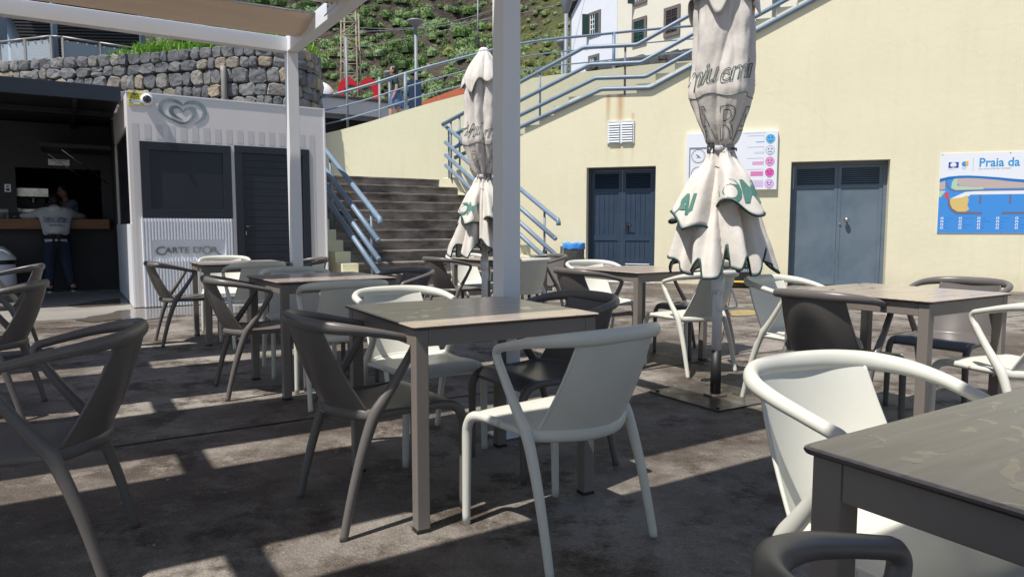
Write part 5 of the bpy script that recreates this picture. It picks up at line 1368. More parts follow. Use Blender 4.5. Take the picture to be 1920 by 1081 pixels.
for c, x, y, a, lab in CH:
    proto = CW if c == 'W' else CG; grp = "pale sage armchairs around the tables" if c == 'W' else "taupe armchairs around the tables"
    if c not in used:
        used.add(c); proto.location = (x, y, 0); proto.rotation_euler = (0, 0, R(a)); proto["label"] = lab; proto["group"] = grp
    else: copy_thing(proto, (x, y, 0), R(a), lab, grp)

# ================================================================== UMBRELLAS
def make_umbrella():
    root = empty("folded_umbrella", (0, 0, 0), "x", "umbrella", "folded beige umbrellas")
    mb = MB(); mb.tube([(0, 0, .30), (0, 0, .92)], .031, 20); mb.tube([(0, 0, .90), (0, 0, 2.79)], .026, 16); mb.build("pole", M_white_al, root, local=True)
    mb = MB(); mb.tube([(0, 0, .012), (0, 0, .305)], .0335, 20); mb.build("pole_sleeve", M_black, root, local=True)
    mb = MB(); mb.tube([(0, 0, .665), (0, 0, .80)], .040, 20);     co = mb.build("collar", M_white_al, root, local=True)
    mb = MB(); mb.tube(spline([(.03, -.03, .57), (-.01, -.055, .575), (-.02, -.06, .66), (0, -.055, .70)], 4), .006, 8)
    mb.tube(spline([(.035, -.02, .575), (.10, -.03, .58), (.115, -.03, .60), (.10, -.03, .65), (.07, -.02, .72), (.045, -.01, .73)], 4), .007, 8)
    mb.tube([(.03, -.03, .575), (.105, -.032, .578)], .006, 8); mb.build("crank_handle", M_white_al, root, local=True)
    mb = MB(); mb.cbox((0, 0, .006), .60, .60, .008); mb.tube([(0, 0, .008), (0, 0, .02)], .075, 20)
    for sx in (-1, 1):
        for sy in (-1, 1): mb.tube([(sx * .26, sy * .26, .009), (sx * .26, sy * .26, .022)], .012, 8)
    bo = mb.build("base_plate", M_base, root, local=True); bo.rotation_euler = (0, 0, R(31))
    # cloth
    rng = random.Random(4); NF_ = 7
    ph = [rng.uniform(-.2, .2) for _ in range(NF_)]
    amp = [rng.uniform(.7, 1.25) for _ in range(NF_)]
    def fold(th, z):
        f = 0
        t = th / (2 * math.pi) * NF_ + 0.35 * math.sin(2.1 * z + th) + .2 * math.sin(th * 2 + 1)
        k = int(math.floor(t)) % NF_; fr2 = t - math.floor(t)
        s_ = math.sin(math.pi * fr2)
        return amp[k] * (s_ ** 0.8) - 0.55
    ZT = 1.585
    def rad(th, z):
        if z > ZT + .02:
            t = (z - ZT) / .34; base = .066 + (.178 - .066) * min(1, t) ** .75 if t < 1 else .178 - .02 * (z - ZT - .34) / .8
            am = .022 + .034 * min(1, t) 
            if z > 2.50: base *= max(.15, 1 - ((z - 2.50) / .31) ** 1.6 * .85); am *= max(0.1, 1 - (z - 2.50) / .31)
        else:
            t = max(0, (ZT - z)) / .80; base = .066 + .235 * t ** .85; am = .022 + .115 * t ** .9
        r = base + am * fold(th, z)
        if z < ZT: r += .017 * min(1, (ZT - z) / .3) * math.sin(17 * th + 3 * math.sin(2 * th) + 1.2 * z)
        r += .007 * mnoise.noise(Vector((math.cos(th) * 6, math.sin(th) * 6, z * 9 + 4)))
        r += .008 * mnoise.noise(Vector((math.cos(th) * 3, math.sin(th) * 3, z * 7))) + .012 * mnoise.noise(Vector((math.cos(th) * 2, math.sin(th) * 2, z * 3 + 9)))
        return max(.034, r)
    HT = [(-196, .93), (-186, .985), (-168, .90), (-149, .80), (-138, .83), (-129, .905), (-122, .785), (-108, .79), (-99, .88), (-94, 1.0), (-90, .85), (-82, .84), (-75, .92), (-64, .81), (-53, .80), (-44, .88), (-30, .97), (-12, .86), (2, .80), (14, .90), (24, .98), (38, .84), (52, .79), (64, .88), (78, .96), (92, .82), (104, .80), (118, .93), (134, .86), (150, .80)]
    def hem(th):
        d = math.degrees(th)
        while d > 164: d -= 360
        while d < -196: d += 360
        T = HT + [(164, .93)]
        for (a, za), (b, zb) in zip(T[:-1], T[1:]):
            if a <= d <= b:
                t = (d - a) / (b - a); t = t * t * (3 - 2 * t); return za + (zb - za) * t
        return .93
    def P3(th, z, off=0.0):
        r = rad(th, z) + off; return Vector((r * math.cos(th), r * math.sin(th), z))
    NU = 216
    def lower(a, b):
        th = 2 * math.pi * a; z0 = hem(th); z = ZT + (z0 - ZT) * b
        return P3(th, z)
    mb = MB(); mb.grid(lower, NU, 46, cu=True)
    def upper(a, b):
        th = 2 * math.pi * a; return P3(th, ZT + (2.78 - ZT) * b)
    mb.grid(upper, NU, 66, cu=True)
    can = mb.build("canopy", M_cloth, root, local=True, thick=.003)
    mb = MB(); mb.tube([lower(i / NU, 1.0) for i in range(NU)], (.007), 6, closed=True)
    # second, outer fold layer whose hem is carried high (two laps)
    def lap(th0, th1, zc, zs, tilt):
        def fn(a, b):
            th = th0 + (th1 - th0) * a
            z1 = ZT - .02; zz = zc + zs * math.sin(a * math.pi * 1.6 + .5) + tilt * (a - .5) + .03 * math.sin(a * 9)
            z = z1 + (zz - z1) * b
            of = .010 + .075 * b * (math.sin(math.pi * a) ** .5) + .022 * math.sin(a * 11) * b
            rs_ = .080 + .255 * ((ZT - z) / .80) ** .8 + .02 * math.sin(th * 4 + 1) * b + of; e = min(1, 6 * min(a, 1 - a)) * min(1, 2.6 * b); rl_ = rad(th, z); r = max(rl_ + .006, rs_) * e + (rl_ - .012) * (1 - e)
            return Vector((r * math.cos(th), r * math.sin(th), z))
        return fn
    laps = [lap(R(-180), R(-123), 1.12, .02, -.07), lap(R(-115), R(-27), 1.195, .035, -.0), lap(R(20), R(75), 1.12, .04, .05), lap(R(110), R(170), 1.16, .03, -.05)]
    lp = MB()
    for fn in laps:
        lp.grid(fn, 40, 18)
        mb.tube([fn(i / 39, 1.0) for i in range(40)], .0075, 6)
    lp.build("hem_lap", M_cloth, root, local=True, thick=.003)
    mb.build("hem_piping", M_hem, root, local=True)
    # top cap cloth
    def cap(a, b):
        th = 2 * math.pi * a; z0 = 2.46 + .055 * math.sin(th * 4 + .6) + .05 * math.sin(th * 7); z = 2.81 + (z0 - 2.81) * b
        r = rad(th, z) * 1.02 + .012 + .022 * b * b; 
        if b < .05: r *= .3 + 14 * b
        return Vector((r * math.cos(th), r * math.sin(th), z))
    mb = MB(); mb.grid(cap, 120, 16, cu=True); mb.build("top_cap", M_cloth, root, local=True, thick=.003)
    mb = MB(); mb.lathe([(0.0, 2.835), (.03, 2.83), (.05, 2.81), (.05, 2.79), (0, 2.79)], (0, 0, 0), 20); mb.build("finial", M_white_al, root, local=True)
    # tie strap with buckle
    mb = MB(); NT = 60
    vs = []
    for i in range(NT):
        th = 2 * math.pi * i / NT; r = .082 + .006 * math.sin(5 * th)
        for z in (ZT - .022, ZT + .022): vs.append((r * math.cos(th), r * math.sin(th), z + .008 * math.sin(th)))
    mb.add(vs, [(2 * i, 2 * ((i + 1) % NT), 2 * ((i + 1) % NT) + 1, 2 * i + 1) for i in range(NT)], 0, True)
    def strap_text(body, th0, size):
        v, f = text_geo(body, size, res=1)
        mb.add([((.0935) * math.cos(th0 + x / .088), (.0935) * math.sin(th0 + x / .088), ZT - size * .3 + y + .008 * math.sin(th0)) for x, y, z in v], f, 1)
    strap_text("TROPAROS", R(-112), .024); strap_text("SUNSHINE", R(-68), .024)
    c = Vector((.094 * math.cos(R(-150)), .094 * math.sin(R(-150)), ZT)); tt = Vector((math.sin(R(150)), math.cos(R(150)), 0)); 
    bkx = Vector((-math.sin(R(-150)), math.cos(R(-150)), 0))
    mb.tube([c + bkx * .022 + UP * .03, c - bkx * .022 + UP * .03, c - bkx * .022 - UP * .03, c + bkx * .022 - UP * .03], .005, 4, 2, closed=True, smooth=False)
    mb.build("tie_strap", [mat("grey_strap", (0.42, 0.40, 0.42), 0.7), M_ink, M_black], root, local=True, thick=.002)
    # printed lettering following the folds
    def wrap(mb, vs, fs, th0, z0, rr, fn=None, off=.006):
        out = []
        for x, y, z in vs:
            th = th0 + x / rr; zz = z0 + y
            if fn is None: p = P3(th, zz, off)
            else: p = fn(th, zz)
            out.append(p)
        mb.add(out, fs)
    def dens(v, f, L=.012):
        return v, f
    for th0, z0, body, sl in ((R(-184), 1.935, "miu", .10), (R(-117), 1.955, "emiu", .13), (R(-22), 1.96, "emi", .1), (R(58), 1.95, "emiu", .1), (R(128), 1.95, "mi", .1)):
        v, f = text_geo(body, .175, outline=.0024, shear=.35, res=4, spacing=.88); v = [(x, y + x * .18, z) for x, y, z in v]
        ot = MB(); wrap(ot, v, f, th0, z0, .215); ot.build('outlined_lettering', M_printd, can, local=True)
    for th0, z0, body in ((R(-176), 1.625, "A"), (R(-118), 1.625, "R"), (R(-62), 1.625, "A"), (R(-4), 1.625, "R"), (R(56), 1.625, "A"), (R(118), 1.625, "R")):
        v, f = text_geo(body, .29, outline=.0026, res=4, spacing=.95); v = [(x, y + x * .08, z) for x, y, z in v]
        ot = MB(); wrap(ot, v, f, th0, z0, .20); ot.build('outlined_lettering', M_printd, can, local=True)
    for z_, amp_ in ((1.895, .012), (1.46, .01)):
        ot = MB(); ot.tube([P3(2 * math.pi * i / 160, z_ + amp_ * math.sin(i * .2), .004) for i in range(160)], .0024, 4, closed=True); ot.build("printed_line", M_printd, can, local=True)
    def lapmap(k):
        th0_, th1_, zc_ = [(R(-180), R(-123), 1.12), (R(-115), R(-27), 1.195), (R(20), R(75), 1.12), (R(110), R(170), 1.16)][k]; fn = laps[k]
        def m_(th, zz):
            a = (th - th0_) / (th1_ - th0_); a = min(1, max(0, a)); z1 = ZT - .02; e = fn(a, 1.0).z; b = (zz - z1) / (e - z1); b = min(1, max(0, b))
            p = fn(a, b); return p + Vector((math.cos(th), math.sin(th), 0)) * .006
        return m_
    for k, body, th0, z0, sz_ in ((0, "AL", R(-168), 1.175, .175), (1, "OM", R(-110), 1.245, .19), (2, "CRE", R(22), 1.19, .15), (3, "OM", R(118), 1.22, .16)):
        v, f = text_geo(body, sz_, res=3, bold=.007, spacing=0.95)
        gt = MB(); wrap(gt, v, f, th0, z0, .30 if k != 1 else .27, lapmap(k)); gt.build("printed_lettering", M_print, can, local=True)
    return root
um = make_umbrella()
um.location = (1.323, 4.50, 0); um.rotation_euler = (0, 0, R(0)); um["label"] = "large folded beige umbrella with green lettering on a white and black pole"
copy_thing(um, (-.275, 7.02, 0), R(90), "smaller-looking folded beige umbrella partly behind the near white post")

# ================================================================== signs on the wall
ub0, ubz1 = wsz(1288, 252); ub1, _ = wsz(1459, 246); _, ubz0 = wsz(1290, 358)
def wbx(mb, s0, s1, z0, z1, o0, o1, mi=0): mb.box(WP(s0, z0, o0), WD * (s1 - s0), WM * (o1 - o0), UP * (z1 - z0), mi)
def wtext(mb, body, s, z, size, out, mi=0, **kw):
    v, f = text_geo(body, size, **kw); mb.add([WP(s + x, z + y, out + zz) for x, y, zz in v], f, mi)
def disc(mb, s, z, r, out, mi, n=28, r0=0.0, t=.0015):
    if r0 == 0: mb.prism([WP(s + r * math.cos(2 * math.pi * k / n), z + r * math.sin(2 * math.pi * k / n), out) for k in range(n)], WM * t, mi)
    else: mb.tube([WP(s + r * math.cos(2 * math.pi * k / n), z + r * math.sin(2 * math.pi * k / n), out) for k in range(n)], r0, 4, mi, closed=True)
uv = empty("sun_safety_board", WP((ub0 + ub1) / 2, ubz0), "white sun safety board with gauges and coloured faces behind the large umbrella", "sign")
mb = MB(); wbx(mb, ub0, ub1, ubz0, ubz1, 0.0, 0.07); mb.build("panel", M_paper, uv, bevel=.004)
mb = MB(); O_ = .0715; W_ = ub1 - ub0; H_ = ubz1 - ubz0
fx = lambda u: wsz(u, 300)[0]; fz2 = lambda v: wsz(1375, v)[1]
g0, g1, gz0, gz1 = ub0 + .055, ub0 + .40, ubz0 + .15, ubz1 - .26
for (a, b, c, d) in ((g0, g1, gz0, gz0 + .018), (g0, g1, gz1 - .018, gz1), (g0, g0 + .018, gz0 + .018, gz1 - .018), (g1 - .018, g1, gz0 + .018, gz1 - .018)): wbx(mb, a, b, c, d, .0705, .080, 1)
for zc2 in (gz1 - .165, gz0 + .17):
    cx_ = g0 + .17; disc(mb, cx_, zc2, .125, O_, 0, r0=.004)
    for k in range(12):
        a = 2 * math.pi * k / 12; p0_ = WP(cx_ + .095 * math.cos(a), zc2 + .095 * math.sin(a), O_ + .001); p1_ = WP(cx_ + .108 * math.cos(a), zc2 + .108 * math.sin(a), O_ + .001); mb.tube([p0_, p1_], .0025, 4, 0)
    a = R(140 if zc2 > (gz0 + gz1) / 2 else 95); mb.tube([WP(cx_ - .02 * math.cos(a), zc2 - .02 * math.sin(a), O_ + .004), WP(cx_ + .06 * math.cos(a), zc2 + .06 * math.sin(a), O_ + .004)], [.010, .002], 6, 0)
    mb.tube([WP(cx_ - .05, zc2 - .025, O_ + .002), WP(cx_ + .05, zc2 - .025, O_ + .002)], .002, 4, 1)
mb.build("gauge_dial", [M_ink, M_greyink], uv)
mb = MB(); wtext(mb, "Optimize", ub0 + .03, ubz0 + .045, .085, O_); 
wtext(mb, "UV AND SUN INFORMATION PANEL", ub1 - .60, ubz1 - .045, .024, O_, 1)
mb.build("lettering", [M_ink, M_greyink], uv)
fc = [mat("face_blue", (0.08, 0.42, 0.78), .5), mat("face_pale", (0.66, 0.68, 0.82), .5), mat("face_pink", (0.78, 0.32, 0.62), .5), mat("face_magenta", (0.75, 0.10, 0.42), .5), mat("face_lilac", (0.72, 0.48, 0.78), .5)]
for k in range(5):
    cx_ = ub1 - .13; cz_ = ubz1 - .145 - k * .205; mb = MB(); disc(mb, cx_, cz_, .078, .0705, 0); disc(mb, cx_, cz_, .078, .073, 1, r0=.0022)
    for sx in (-1, 1):
        if k in (0, 1): disc(mb, cx_ + sx * .028, cz_ + .02, .011, .0725, 2)
        else:
            mb.tube([WP(cx_ + sx * .04, cz_ + .032, .074), WP(cx_ + sx * .016, cz_ + .018, .074)], .003, 4, 2); mb.tube([WP(cx_ + sx * .04, cz_ + .006, .074), WP(cx_ + sx * .016, cz_ + .018, .074)], .003, 4, 2)
    cv = {0: -1, 1: 0, 2: .2, 3: 1, 4: 1}[k]
    mb.tube([WP(cx_ + t * .03, cz_ - .032 + cv * .012 * (1 - t * t), .074) for t in (-1, -.5, 0, .5, 1)], .003, 4, 2)
    bw = .05 + .028 * k
    for q in range(k + 1 if k else 1): wbx(mb, cx_ - .20 - bw, cx_ - .115, cz_ - .06 + q * .022, cz_ - .045 + q * .022, .0705, .072, 0)
    mb.tube([WP(cx_ - .40, cz_ + .06, .0715), WP(cx_ - .11, cz_ + .06, .0715), WP(cx_ - .11, cz_ - .07, .0715)], .0018, 4, 1, smooth=False)
    wbx(mb, cx_ - .035, cx_ + .035, cz_ - .098, cz_ - .093, .0705, .071, 1)
    mb.build("face_icon", [fc[k], M_greyink, M_ink], uv)

# beach map sign
bs0, bz1_ = wsz(1764, 288); _, bz0_ = wsz(1759, 437); BW = 2.35; bs1 = bs0 + BW; BHt = bz1_ - bz0_
bsn = empty("beach_sign", WP(bs0 + BW / 2, bz0_), "blue and white beach map sign at the right edge of the yellow wall", "sign")
mb = MB(); wbx(mb, bs0, bs1, bz0_, bz1_, 0, .012); mb.build("panel", M_paper, bsn)
M_sea = mat("sea_blue_print", (0.055, 0.27, 0.70), .4); M_deep = mat("deep_blue_print", (0.01, 0.17, 0.52), .4); M_sand = mat("sand_print", (0.68, 0.50, 0.18), .4); M_land = mat("land_print", (0.52, 0.42, 0.40), .4); M_road = mat("road_print", (0.16, 0.15, 0.22), .4); M_field = mat("field_print", (0.48, 0.60, 0.42), .4); M_redp = mat("red_print", (0.62, 0.08, 0.10), .4); M_logo = mat("logo_orange", (0.8, 0.45, 0.12), .4)
sgx = lambda px: bs0 + (px - 95) / 6.553 / 1.0 * (wsz(1865, 360)[0] - wsz(1765, 360)[0]) / 100
sgz = lambda py: bz1_ - (py - 40) / (1028 - 40) * BHt
def poly(mb, P, o, mi): mb.prism([WP(sgx(x), sgz(y), o) for x, y in P], WM * .001, mi)
mb = MB()
XR = 95 + (BW - .004) / ((wsz(1865, 360)[0] - wsz(1765, 360)[0]) / 100) * 6.553
poly(mb, [(96, 1025), (96, 370), (250, 340), (450, 340), (800, 365), (1114, 400), (XR, 420), (XR, 1025)], .0125, 0)
poly(mb, [(96, 385), (96, 352), (200, 328), (330, 318), (450, 318), (600, 328), (800, 345), (1000, 368), (1114, 378), (XR, 400), (XR, 440), (1114, 412), (950, 395), (800, 375), (600, 355), (450, 347), (330, 348), (200, 358)], .0150, 1)
poly(mb, [(300, 345), (450, 345), (800, 372), (1114, 410), (XR, 435), (XR, 480), (660, 480), (560, 455), (350, 440), (310, 400)], .0138, 2)
poly(mb, [(245, 470), (250, 400), (275, 355), (315, 350), (320, 440), (640, 465), (640, 490), (300, 495)], .0142, 4)
poly(mb, [(96, 470), (96, 400), (165, 375), (170, 480), (96, 490)], .0138, 2); poly(mb, [(96, 580), (96, 500), (180, 500), (120, 580)], .0138, 4)
poly(mb, [(175, 370), (190, 370), (200, 430), (240, 480), (320, 500), (XR, 490), (XR, 506), (310, 510), (230, 492), (185, 440)], .0146, 5)
poly(mb, [(250, 595), (420, 520), (560, 508), (XR, 508), (XR, 552), (490, 552), (440, 590), (300, 600)], .0134, 6)
poly(mb, [(235, 600), (380, 585), (450, 562), (470, 620), (455, 680), (480, 730), (440, 762), (340, 760), (270, 720), (240, 660)], .0136, 3)
poly(mb, [(205, 600), (235, 600), (240, 660), (270, 720), (330, 760), (640, 765), (640, 792), (330, 792), (250, 750), (212, 680)], .0144, 5)
poly(mb, [(880, 765), (XR, 765), (XR, 792), (880, 792)], .0144, 5)
for x in (598, 957): poly(mb, [(x, 556), (x + 24, 556), (x + 22, 665), (x, 665)], .0144, 5)
poly(mb, [(165, 560), (180, 520), (218, 515), (218, 595), (180, 595)], .0148, 7)
mb.build("map_print", [M_sea, M_deep, M_land, M_sand, M_field, M_road, M_paper, M_redp], bsn)
mb = MB()
ks_ = (sgx(200) - sgx(100)) / 100
v, f = text_geo("Praia da Calheta", 1.0, bold=.02); x1 = [q[0] for q in v]; sc_ = (sgx(1055) - sgx(570)) / (text_w := 4.30)
vv, ff2 = text_geo("Praia da", 1.0, bold=.02); ww = max(q[0] for q in vv) - min(q[0] for q in vv); sc_ = (sgx(1055) - sgx(570)) / ww
mb.add([WP(sgx(568) + q[0] * sc_, sgz(212) + q[1] * sc_ * 1.1, .0132) for q in v], f, 0)
wtext(mb, "Época balnear 20/06/2025 a 30/09/2025", sgx(570), sgz(246), 22 * ks_ * 1.1, .0132, 1)
wbx(mb, sgx(498), sgx(501), sgz(262), sgz(105), .0122, .0132, 2)
wbx(mb, sgx(197), sgx(322), sgz(222), sgz(150), .0122, .0130, 3)
disc(mb, sgx(257), sgz(186), 38 * ks_, .0132, 4); mb.tube([WP(sgx(225 + 10 * i), sgz(205 + 4 * math.sin(i)), .0155) for i in range(8)], 3 * ks_, 4, 3)
wtext(mb, "Bandeira Azul", sgx(196), sgz(243), 15 * ks_, .0132, 1)
disc(mb, sgx(395), sgz(175), 36 * ks_, .0124, 0); mb.prism([WP(sgx(400), sgz(140), .0142), WP(sgx(440), sgz(140), .0142), WP(sgx(440), sgz(190), .0142), WP(sgx(412), sgz(205), .0142)][::-1], WM * .001, 5)
wtext(mb, "Praia de", sgx(365), sgz(225), 17 * ks_, .0132, 0); wtext(mb, "Calheta", sgx(365), sgz(241), 17 * ks_, .0132, 0)
mb.build("lettering", [mat("title_blue", (0.03, 0.30, 0.62), .4), M_greyink, M_greyink, mat("flag_blue", (0.02, 0.07, 0.38), .4), M_paper, M_logo], bsn)
mb = MB()
names_ = ["Posto de praia", "Balneários", "WC", "Duche", "Primeiros socorros", "Bar", "Estacionamento", "Telefone", "Acesso", "Espreguiçadeiras", "Praia", "Areia"]
for cI in range(7):
    for rI in range(4):
        x = 133 + cI * 228; y = 842 + rI * 40
        wbx(mb, sgx(x), sgx(x + 34), sgz(y + 13), sgz(y - 13), .0142, .0150, 0)
        wbx(mb, sgx(x + 10), sgx(x + 24), sgz(y + 7), sgz(y - 6), .0151, .0155, 1)
        wtext(mb, names_[(cI * 4 + rI) % 12], sgx(x + 50), sgz(y + 5), 17 * ks_, .0142, 1, res=1)
mb.build("legend", [M_paper, mat("flag_blue", (0, 0, 0))], bsn)
for (x, y) in ((118, 54), (60 + 45, 1015), (942, 32 + 20), (890, 1012)):
    mb = MB(); disc(mb, sgx(x), sgz(y), .009, .0125, 0, n=10, t=.004); mb.build("screw", M_steel, bsn)

# ------------------------------------------------------------------ litter bin with blue bag
sb_, _ = wsz(1083, 480); bp2 = WP(sb_, 0, 0.36); lb = empty("litter_bin", bp2, "perforated steel litter bin with a blue bag left of the navy door", "bin")
rb = wsz(1103, 480)[0] - sb_; zb_ = .80
M_perf = mat("perforated_steel", (0.17, 0.17, 0.18), 0.4, (0.07, 0.07, 0.075), 55.0, metal=.5, rvar=.08, contrast=.1)
mb = MB(); mb.lathe([(rb * .9, .16), (rb * .93, .17), (rb * .95, .70), (rb * .95, .72)], bp2, 32); mb.lathe([(0, .16), (rb * .9, .16)], bp2, 32); mb.build("bin_body", M_perf, lb)
mb = MB(); mb.lathe([(rb * 1.0, .67), (rb * 1.04, .70), (rb * 1.0, .735), (rb * 1.03, .775), (rb * .98, .79), (rb * .8, .72), (rb * .6, .45)], bp2, 32); bo = mb.build("bag", M_blue, lb)
for v_ in bo.data.vertices:
    th = math.atan2(v_.co.y - bp2.y, v_.co.x - bp2.x); v_.co.z += .012 * math.sin(7 * th) + .008 * math.sin(13 * th + 1)
mb = MB(); pb = bp2 - WD * (rb * 1.13); mb.cbox(pb + UP * .36, .05, .05, .72); mb.cbox(bp2 - WD * rb * 1.05 + UP * .4, .06, .03, .05); mb.build("bracket_post", M_steel, lb)
mb = MB(); mb.tube([bp2, bp2 + UP * .16], .03, 10); mb.build("pedestal", M_steel, lb)
# small junction box near stair rail end
s_, z_ = wsz(1022, 473.0); mb = MB(); wbx(mb, s_ - .04, s_ + .04, z_ - .035, z_ + .05, 0, .05); tag(mb.build("junction_box", M_black, origin=WP(s_, z_)), "tiny dark box on the yellow wall under the stair railing end", "box")

# yellow and black board behind the umbrella
yb = WP(fx(1375), 0, 0.45); bd = empty("display_case", yb, "black and yellow case behind the large umbrella cloth against the wall", "case")
y0 = wsz(1345, 500)[0]; y1 = wsz(1425, 500)[0]
mb = MB(); mb.box(WP(y0, 0.05, .25), WD * (y1 - y0), WM * .5, UP * .40); mb.build("case_body", M_black, bd, bevel=.02)
mb = MB(); mb.box(WP(y0 - .02, .10, .23), WD * (y1 - y0 + .04), WM * .54, UP * .035); mb.build("lower_band", M_yel, bd, bevel=.01)
mb = MB(); mb.box(WP(y0 + .1, .655, .35), WD * (y1 - y0 - .38), WM * .08, UP * .62)
for k in range(6): mb.cbox(WP(y1 - .32, .70 + k * .09, .435), .02, .012, .02, 1, WD, WM)
mb.build("upright_panel", [M_yel, M_black], bd, bevel=.01)
mb = MB()
for k in range(2): mb.tube([WP(y0 + .1 + k * (y1 - y0 - .2), .05, .35), WP(y0 + .1 + k * (y1 - y0 - .2), .05, .65)], .05, 14)
mb.build("wheel", M_rub, bd)
mb = MB(); wtext(mb, "ACCESSORIES", y1 - .50, .30, .07, .752); wtext(mb, "MIX", y1 - .45, .40, .12, .752); mb.build("lettering", M_paper, bd)

# ================================================================== PEOPLE
def bake(ob):
    bpy.context.view_layer.update(); dg = bpy.context.evaluated_depsgraph_get(); me = bpy.data.meshes.new_from_object(ob.evaluated_get(dg)); return me
def skinned(name, joints, bones, sub=2):
    names = list(joints); me = bpy.data.meshes.new(name); me.from_pydata([joints[n][0] for n in names], [(names.index(a), names.index(b)) for a, b in bones], [])
    ob = bpy.data.objects.new(name, me); link(ob)
    md = ob.modifiers.new("skin", 'SKIN'); md.use_smooth_shade = True
    for i, n in enumerate(names):
        r = joints[n][1]; sv = me.skin_vertices[0].data[i]; sv.radius = (r, r) if not isinstance(r, tuple) else r; sv.use_root = (i == 0)
    s = ob.modifiers.new("sub", 'SUBSURF'); s.levels = sub; s.render_levels = sub
    m2 = bake(ob); v = [tuple(x.co) for x in m2.vertices]; f = [tuple(p.vertices) for p in m2.polygons]
    bpy.data.objects.remove(ob); bpy.data.meshes.remove(me); bpy.data.meshes.remove(m2)
    return v, f
def ell(c, rx, ry, rz, X, Y, n=20, m=14, fn=None):
    vs = []; fs = []
    for j_ in range(m + 1):
        ph = math.pi * j_ / m
        for i in range(n):
            th = 2 * math.pi * i / n; d = Vector((math.sin(ph) * math.cos(th), math.sin(ph) * math.sin(th), math.cos(ph)))
            k = fn(d) if fn else 1.0
            vs.append(c + X * (d.x * rx * k) + Y * (d.y * ry * k) + UP * (d.z * rz * k))
    for j_ in range(m):
        for i in range(n): fs.append((j_ * n + i, (j_ + 1) * n + i, (j_ + 1) * n + (i + 1) % n, j_ * n + (i + 1) % n))
    return vs, fs
def person(root, J, face, mats, voxel=0.012, hair_len=0.0, skirt=False):
    """J: joint dict in world coordinates; face: unit vector the head looks along"""
    X = Vector((face.y, -face.x, 0)); body = MB()
    B = [('hip', 'waist'), ('waist', 'chest'), ('chest', 'neck'), ('neck', 'skull')]
    for s in ('l', 'r'):
        B += [('chest', 'sh' + s), ('sh' + s, 'el' + s), ('el' + s, 'wr' + s), ('wr' + s, 'pa' + s), ('hip', 'th' + s), ('th' + s, 'kn' + s), ('kn' + s, 'an' + s), ('an' + s, 'to' + s)]
    v, f = skinned("b", J, B); body.add(v, f)
    hc = Vector(J['skull'][0])
    def headf(d): return 1.0 - 0.10 * max(0, -d.z) * (1 - abs(d.y))
    v, f = ell(hc + UP * .02, .074, .092, .115, X, face, fn=headf); body.add(v, f)
    v, f = ell(hc + face * .095 + UP * (-.01), .012, .018, .022, X, face, 10, 8); body.add(v, f)
    v, f = ell(hc + face * .065 - UP * .075, .03, .025, .02, X, face, 10, 8); body.add(v, f)
    for s in (-1, 1):
        v, f = ell(hc + X * (s * .076) - UP * .005, .010, .018, .028, X, face, 8, 8); body.add(v, f)
    for s in ('l', 'r'):
        pa = Vector(J['pa' + s][0]); wr = Vector(J['wr' + s][0]); d = (pa - wr).normalized(); sd = d.cross(UP); 
        if sd.length < .2: sd = X.copy()
        sd.normalize(); nn = sd.cross(d)
        for k, (o_, L) in enumerate(((-.027, .062), (-.009, .072), (.009, .068), (.026, .052))):
            a = pa + sd * o_ + d * .015; body.tube([a, a + d * L * .5 - nn * .004, a + d * L * .95 - nn * .022], [.0095, .009, .0075], 8)
        a = pa - sd * .03 - d * .03; body.tube([a, a - sd * .022 + d * .025, a - sd * .03 + d * .055 - nn * .01], [.012, .0105, .009], 8)
    o = body.build("body", M_skin, root)
    md = o.modifiers.new("remesh", 'REMESH'); md.mode = 'VOXEL'; md.voxel_size = voxel; md.use_smooth_shade = True
    # eyes
    for s in (-1, 1):
        e = MB(); v, f = ell(hc + face * .083 + X * (s * .030) + UP * .015, .010, .008, .007, X, face, 10, 8); e.add(v, f, 0, True); e.build("eye", M_ink, root)
    return o
def garment(root, name, J, B, m, extra=None, thick=None):
    v, f = skinned(name, J, B); g_ = MB(); g_.add(v, f, 0, True)
    if extra: extra(g_)
    return g_.build(name, m, root)
def Jt(P, F, Xd, spec):
    """spec: name -> (x right, y forward, z, radius)"""
    return {k: ((P + Xd * a + F * b + UP * c)[:], r) for k, (a, b, c, r) in spec.items()}

# staff member leaning on the counter, seen from behind
F1 = E2.copy(); X1 = Vector((F1.y, -F1.x, 0))
foot = gp(112, 546); P1 = foot + F1 * 0.0
P1 = foot - F1 * 0.22
pr1 = empty("person", P1, "person in white hoodie and black apron leaning both arms on the bar counter", "person")
spec = dict(hip=(0, -.02, .88, .10), waist=(0, 0, 1.02, .10), chest=(0, .09, 1.26, .11), neck=(0, .13, 1.42, .05), skull=(0, .17, 1.53, .055),
            shl=(-.19, .13, 1.36, .06), ell=(-.34, .34, 1.285, .045), wrl=(-.50, .44, 1.285, .03), pal=(-.57, .46, 1.275, .026),
            shr=(.19, .13, 1.36, .06), elr=(.31, .34, 1.285, .045), wrr=(.42, .46, 1.285, .03), par=(.44, .53, 1.275, .026),
            thl=(-.095, -.02, .80, .085), knl=(-.12, .03, .47, .058), anl=(-.13, -.03, .09, .04), tol=(-.14, .09, .035, .032),
            thr=(.095, -.02, .80, .085), knr=(.13, .02, .47, .058), anr=(.20, -.04, .09, .04), tor=(.23, .07, .035, .032))
J1 = Jt(P1, F1, X1, spec); person(pr1, J1, F1, None)
hd1 = {k: (J1[k][0], J1[k][1] + .02) for k in ('waist', 'chest', 'shl', 'ell', 'wrl', 'shr', 'elr', 'wrr')}
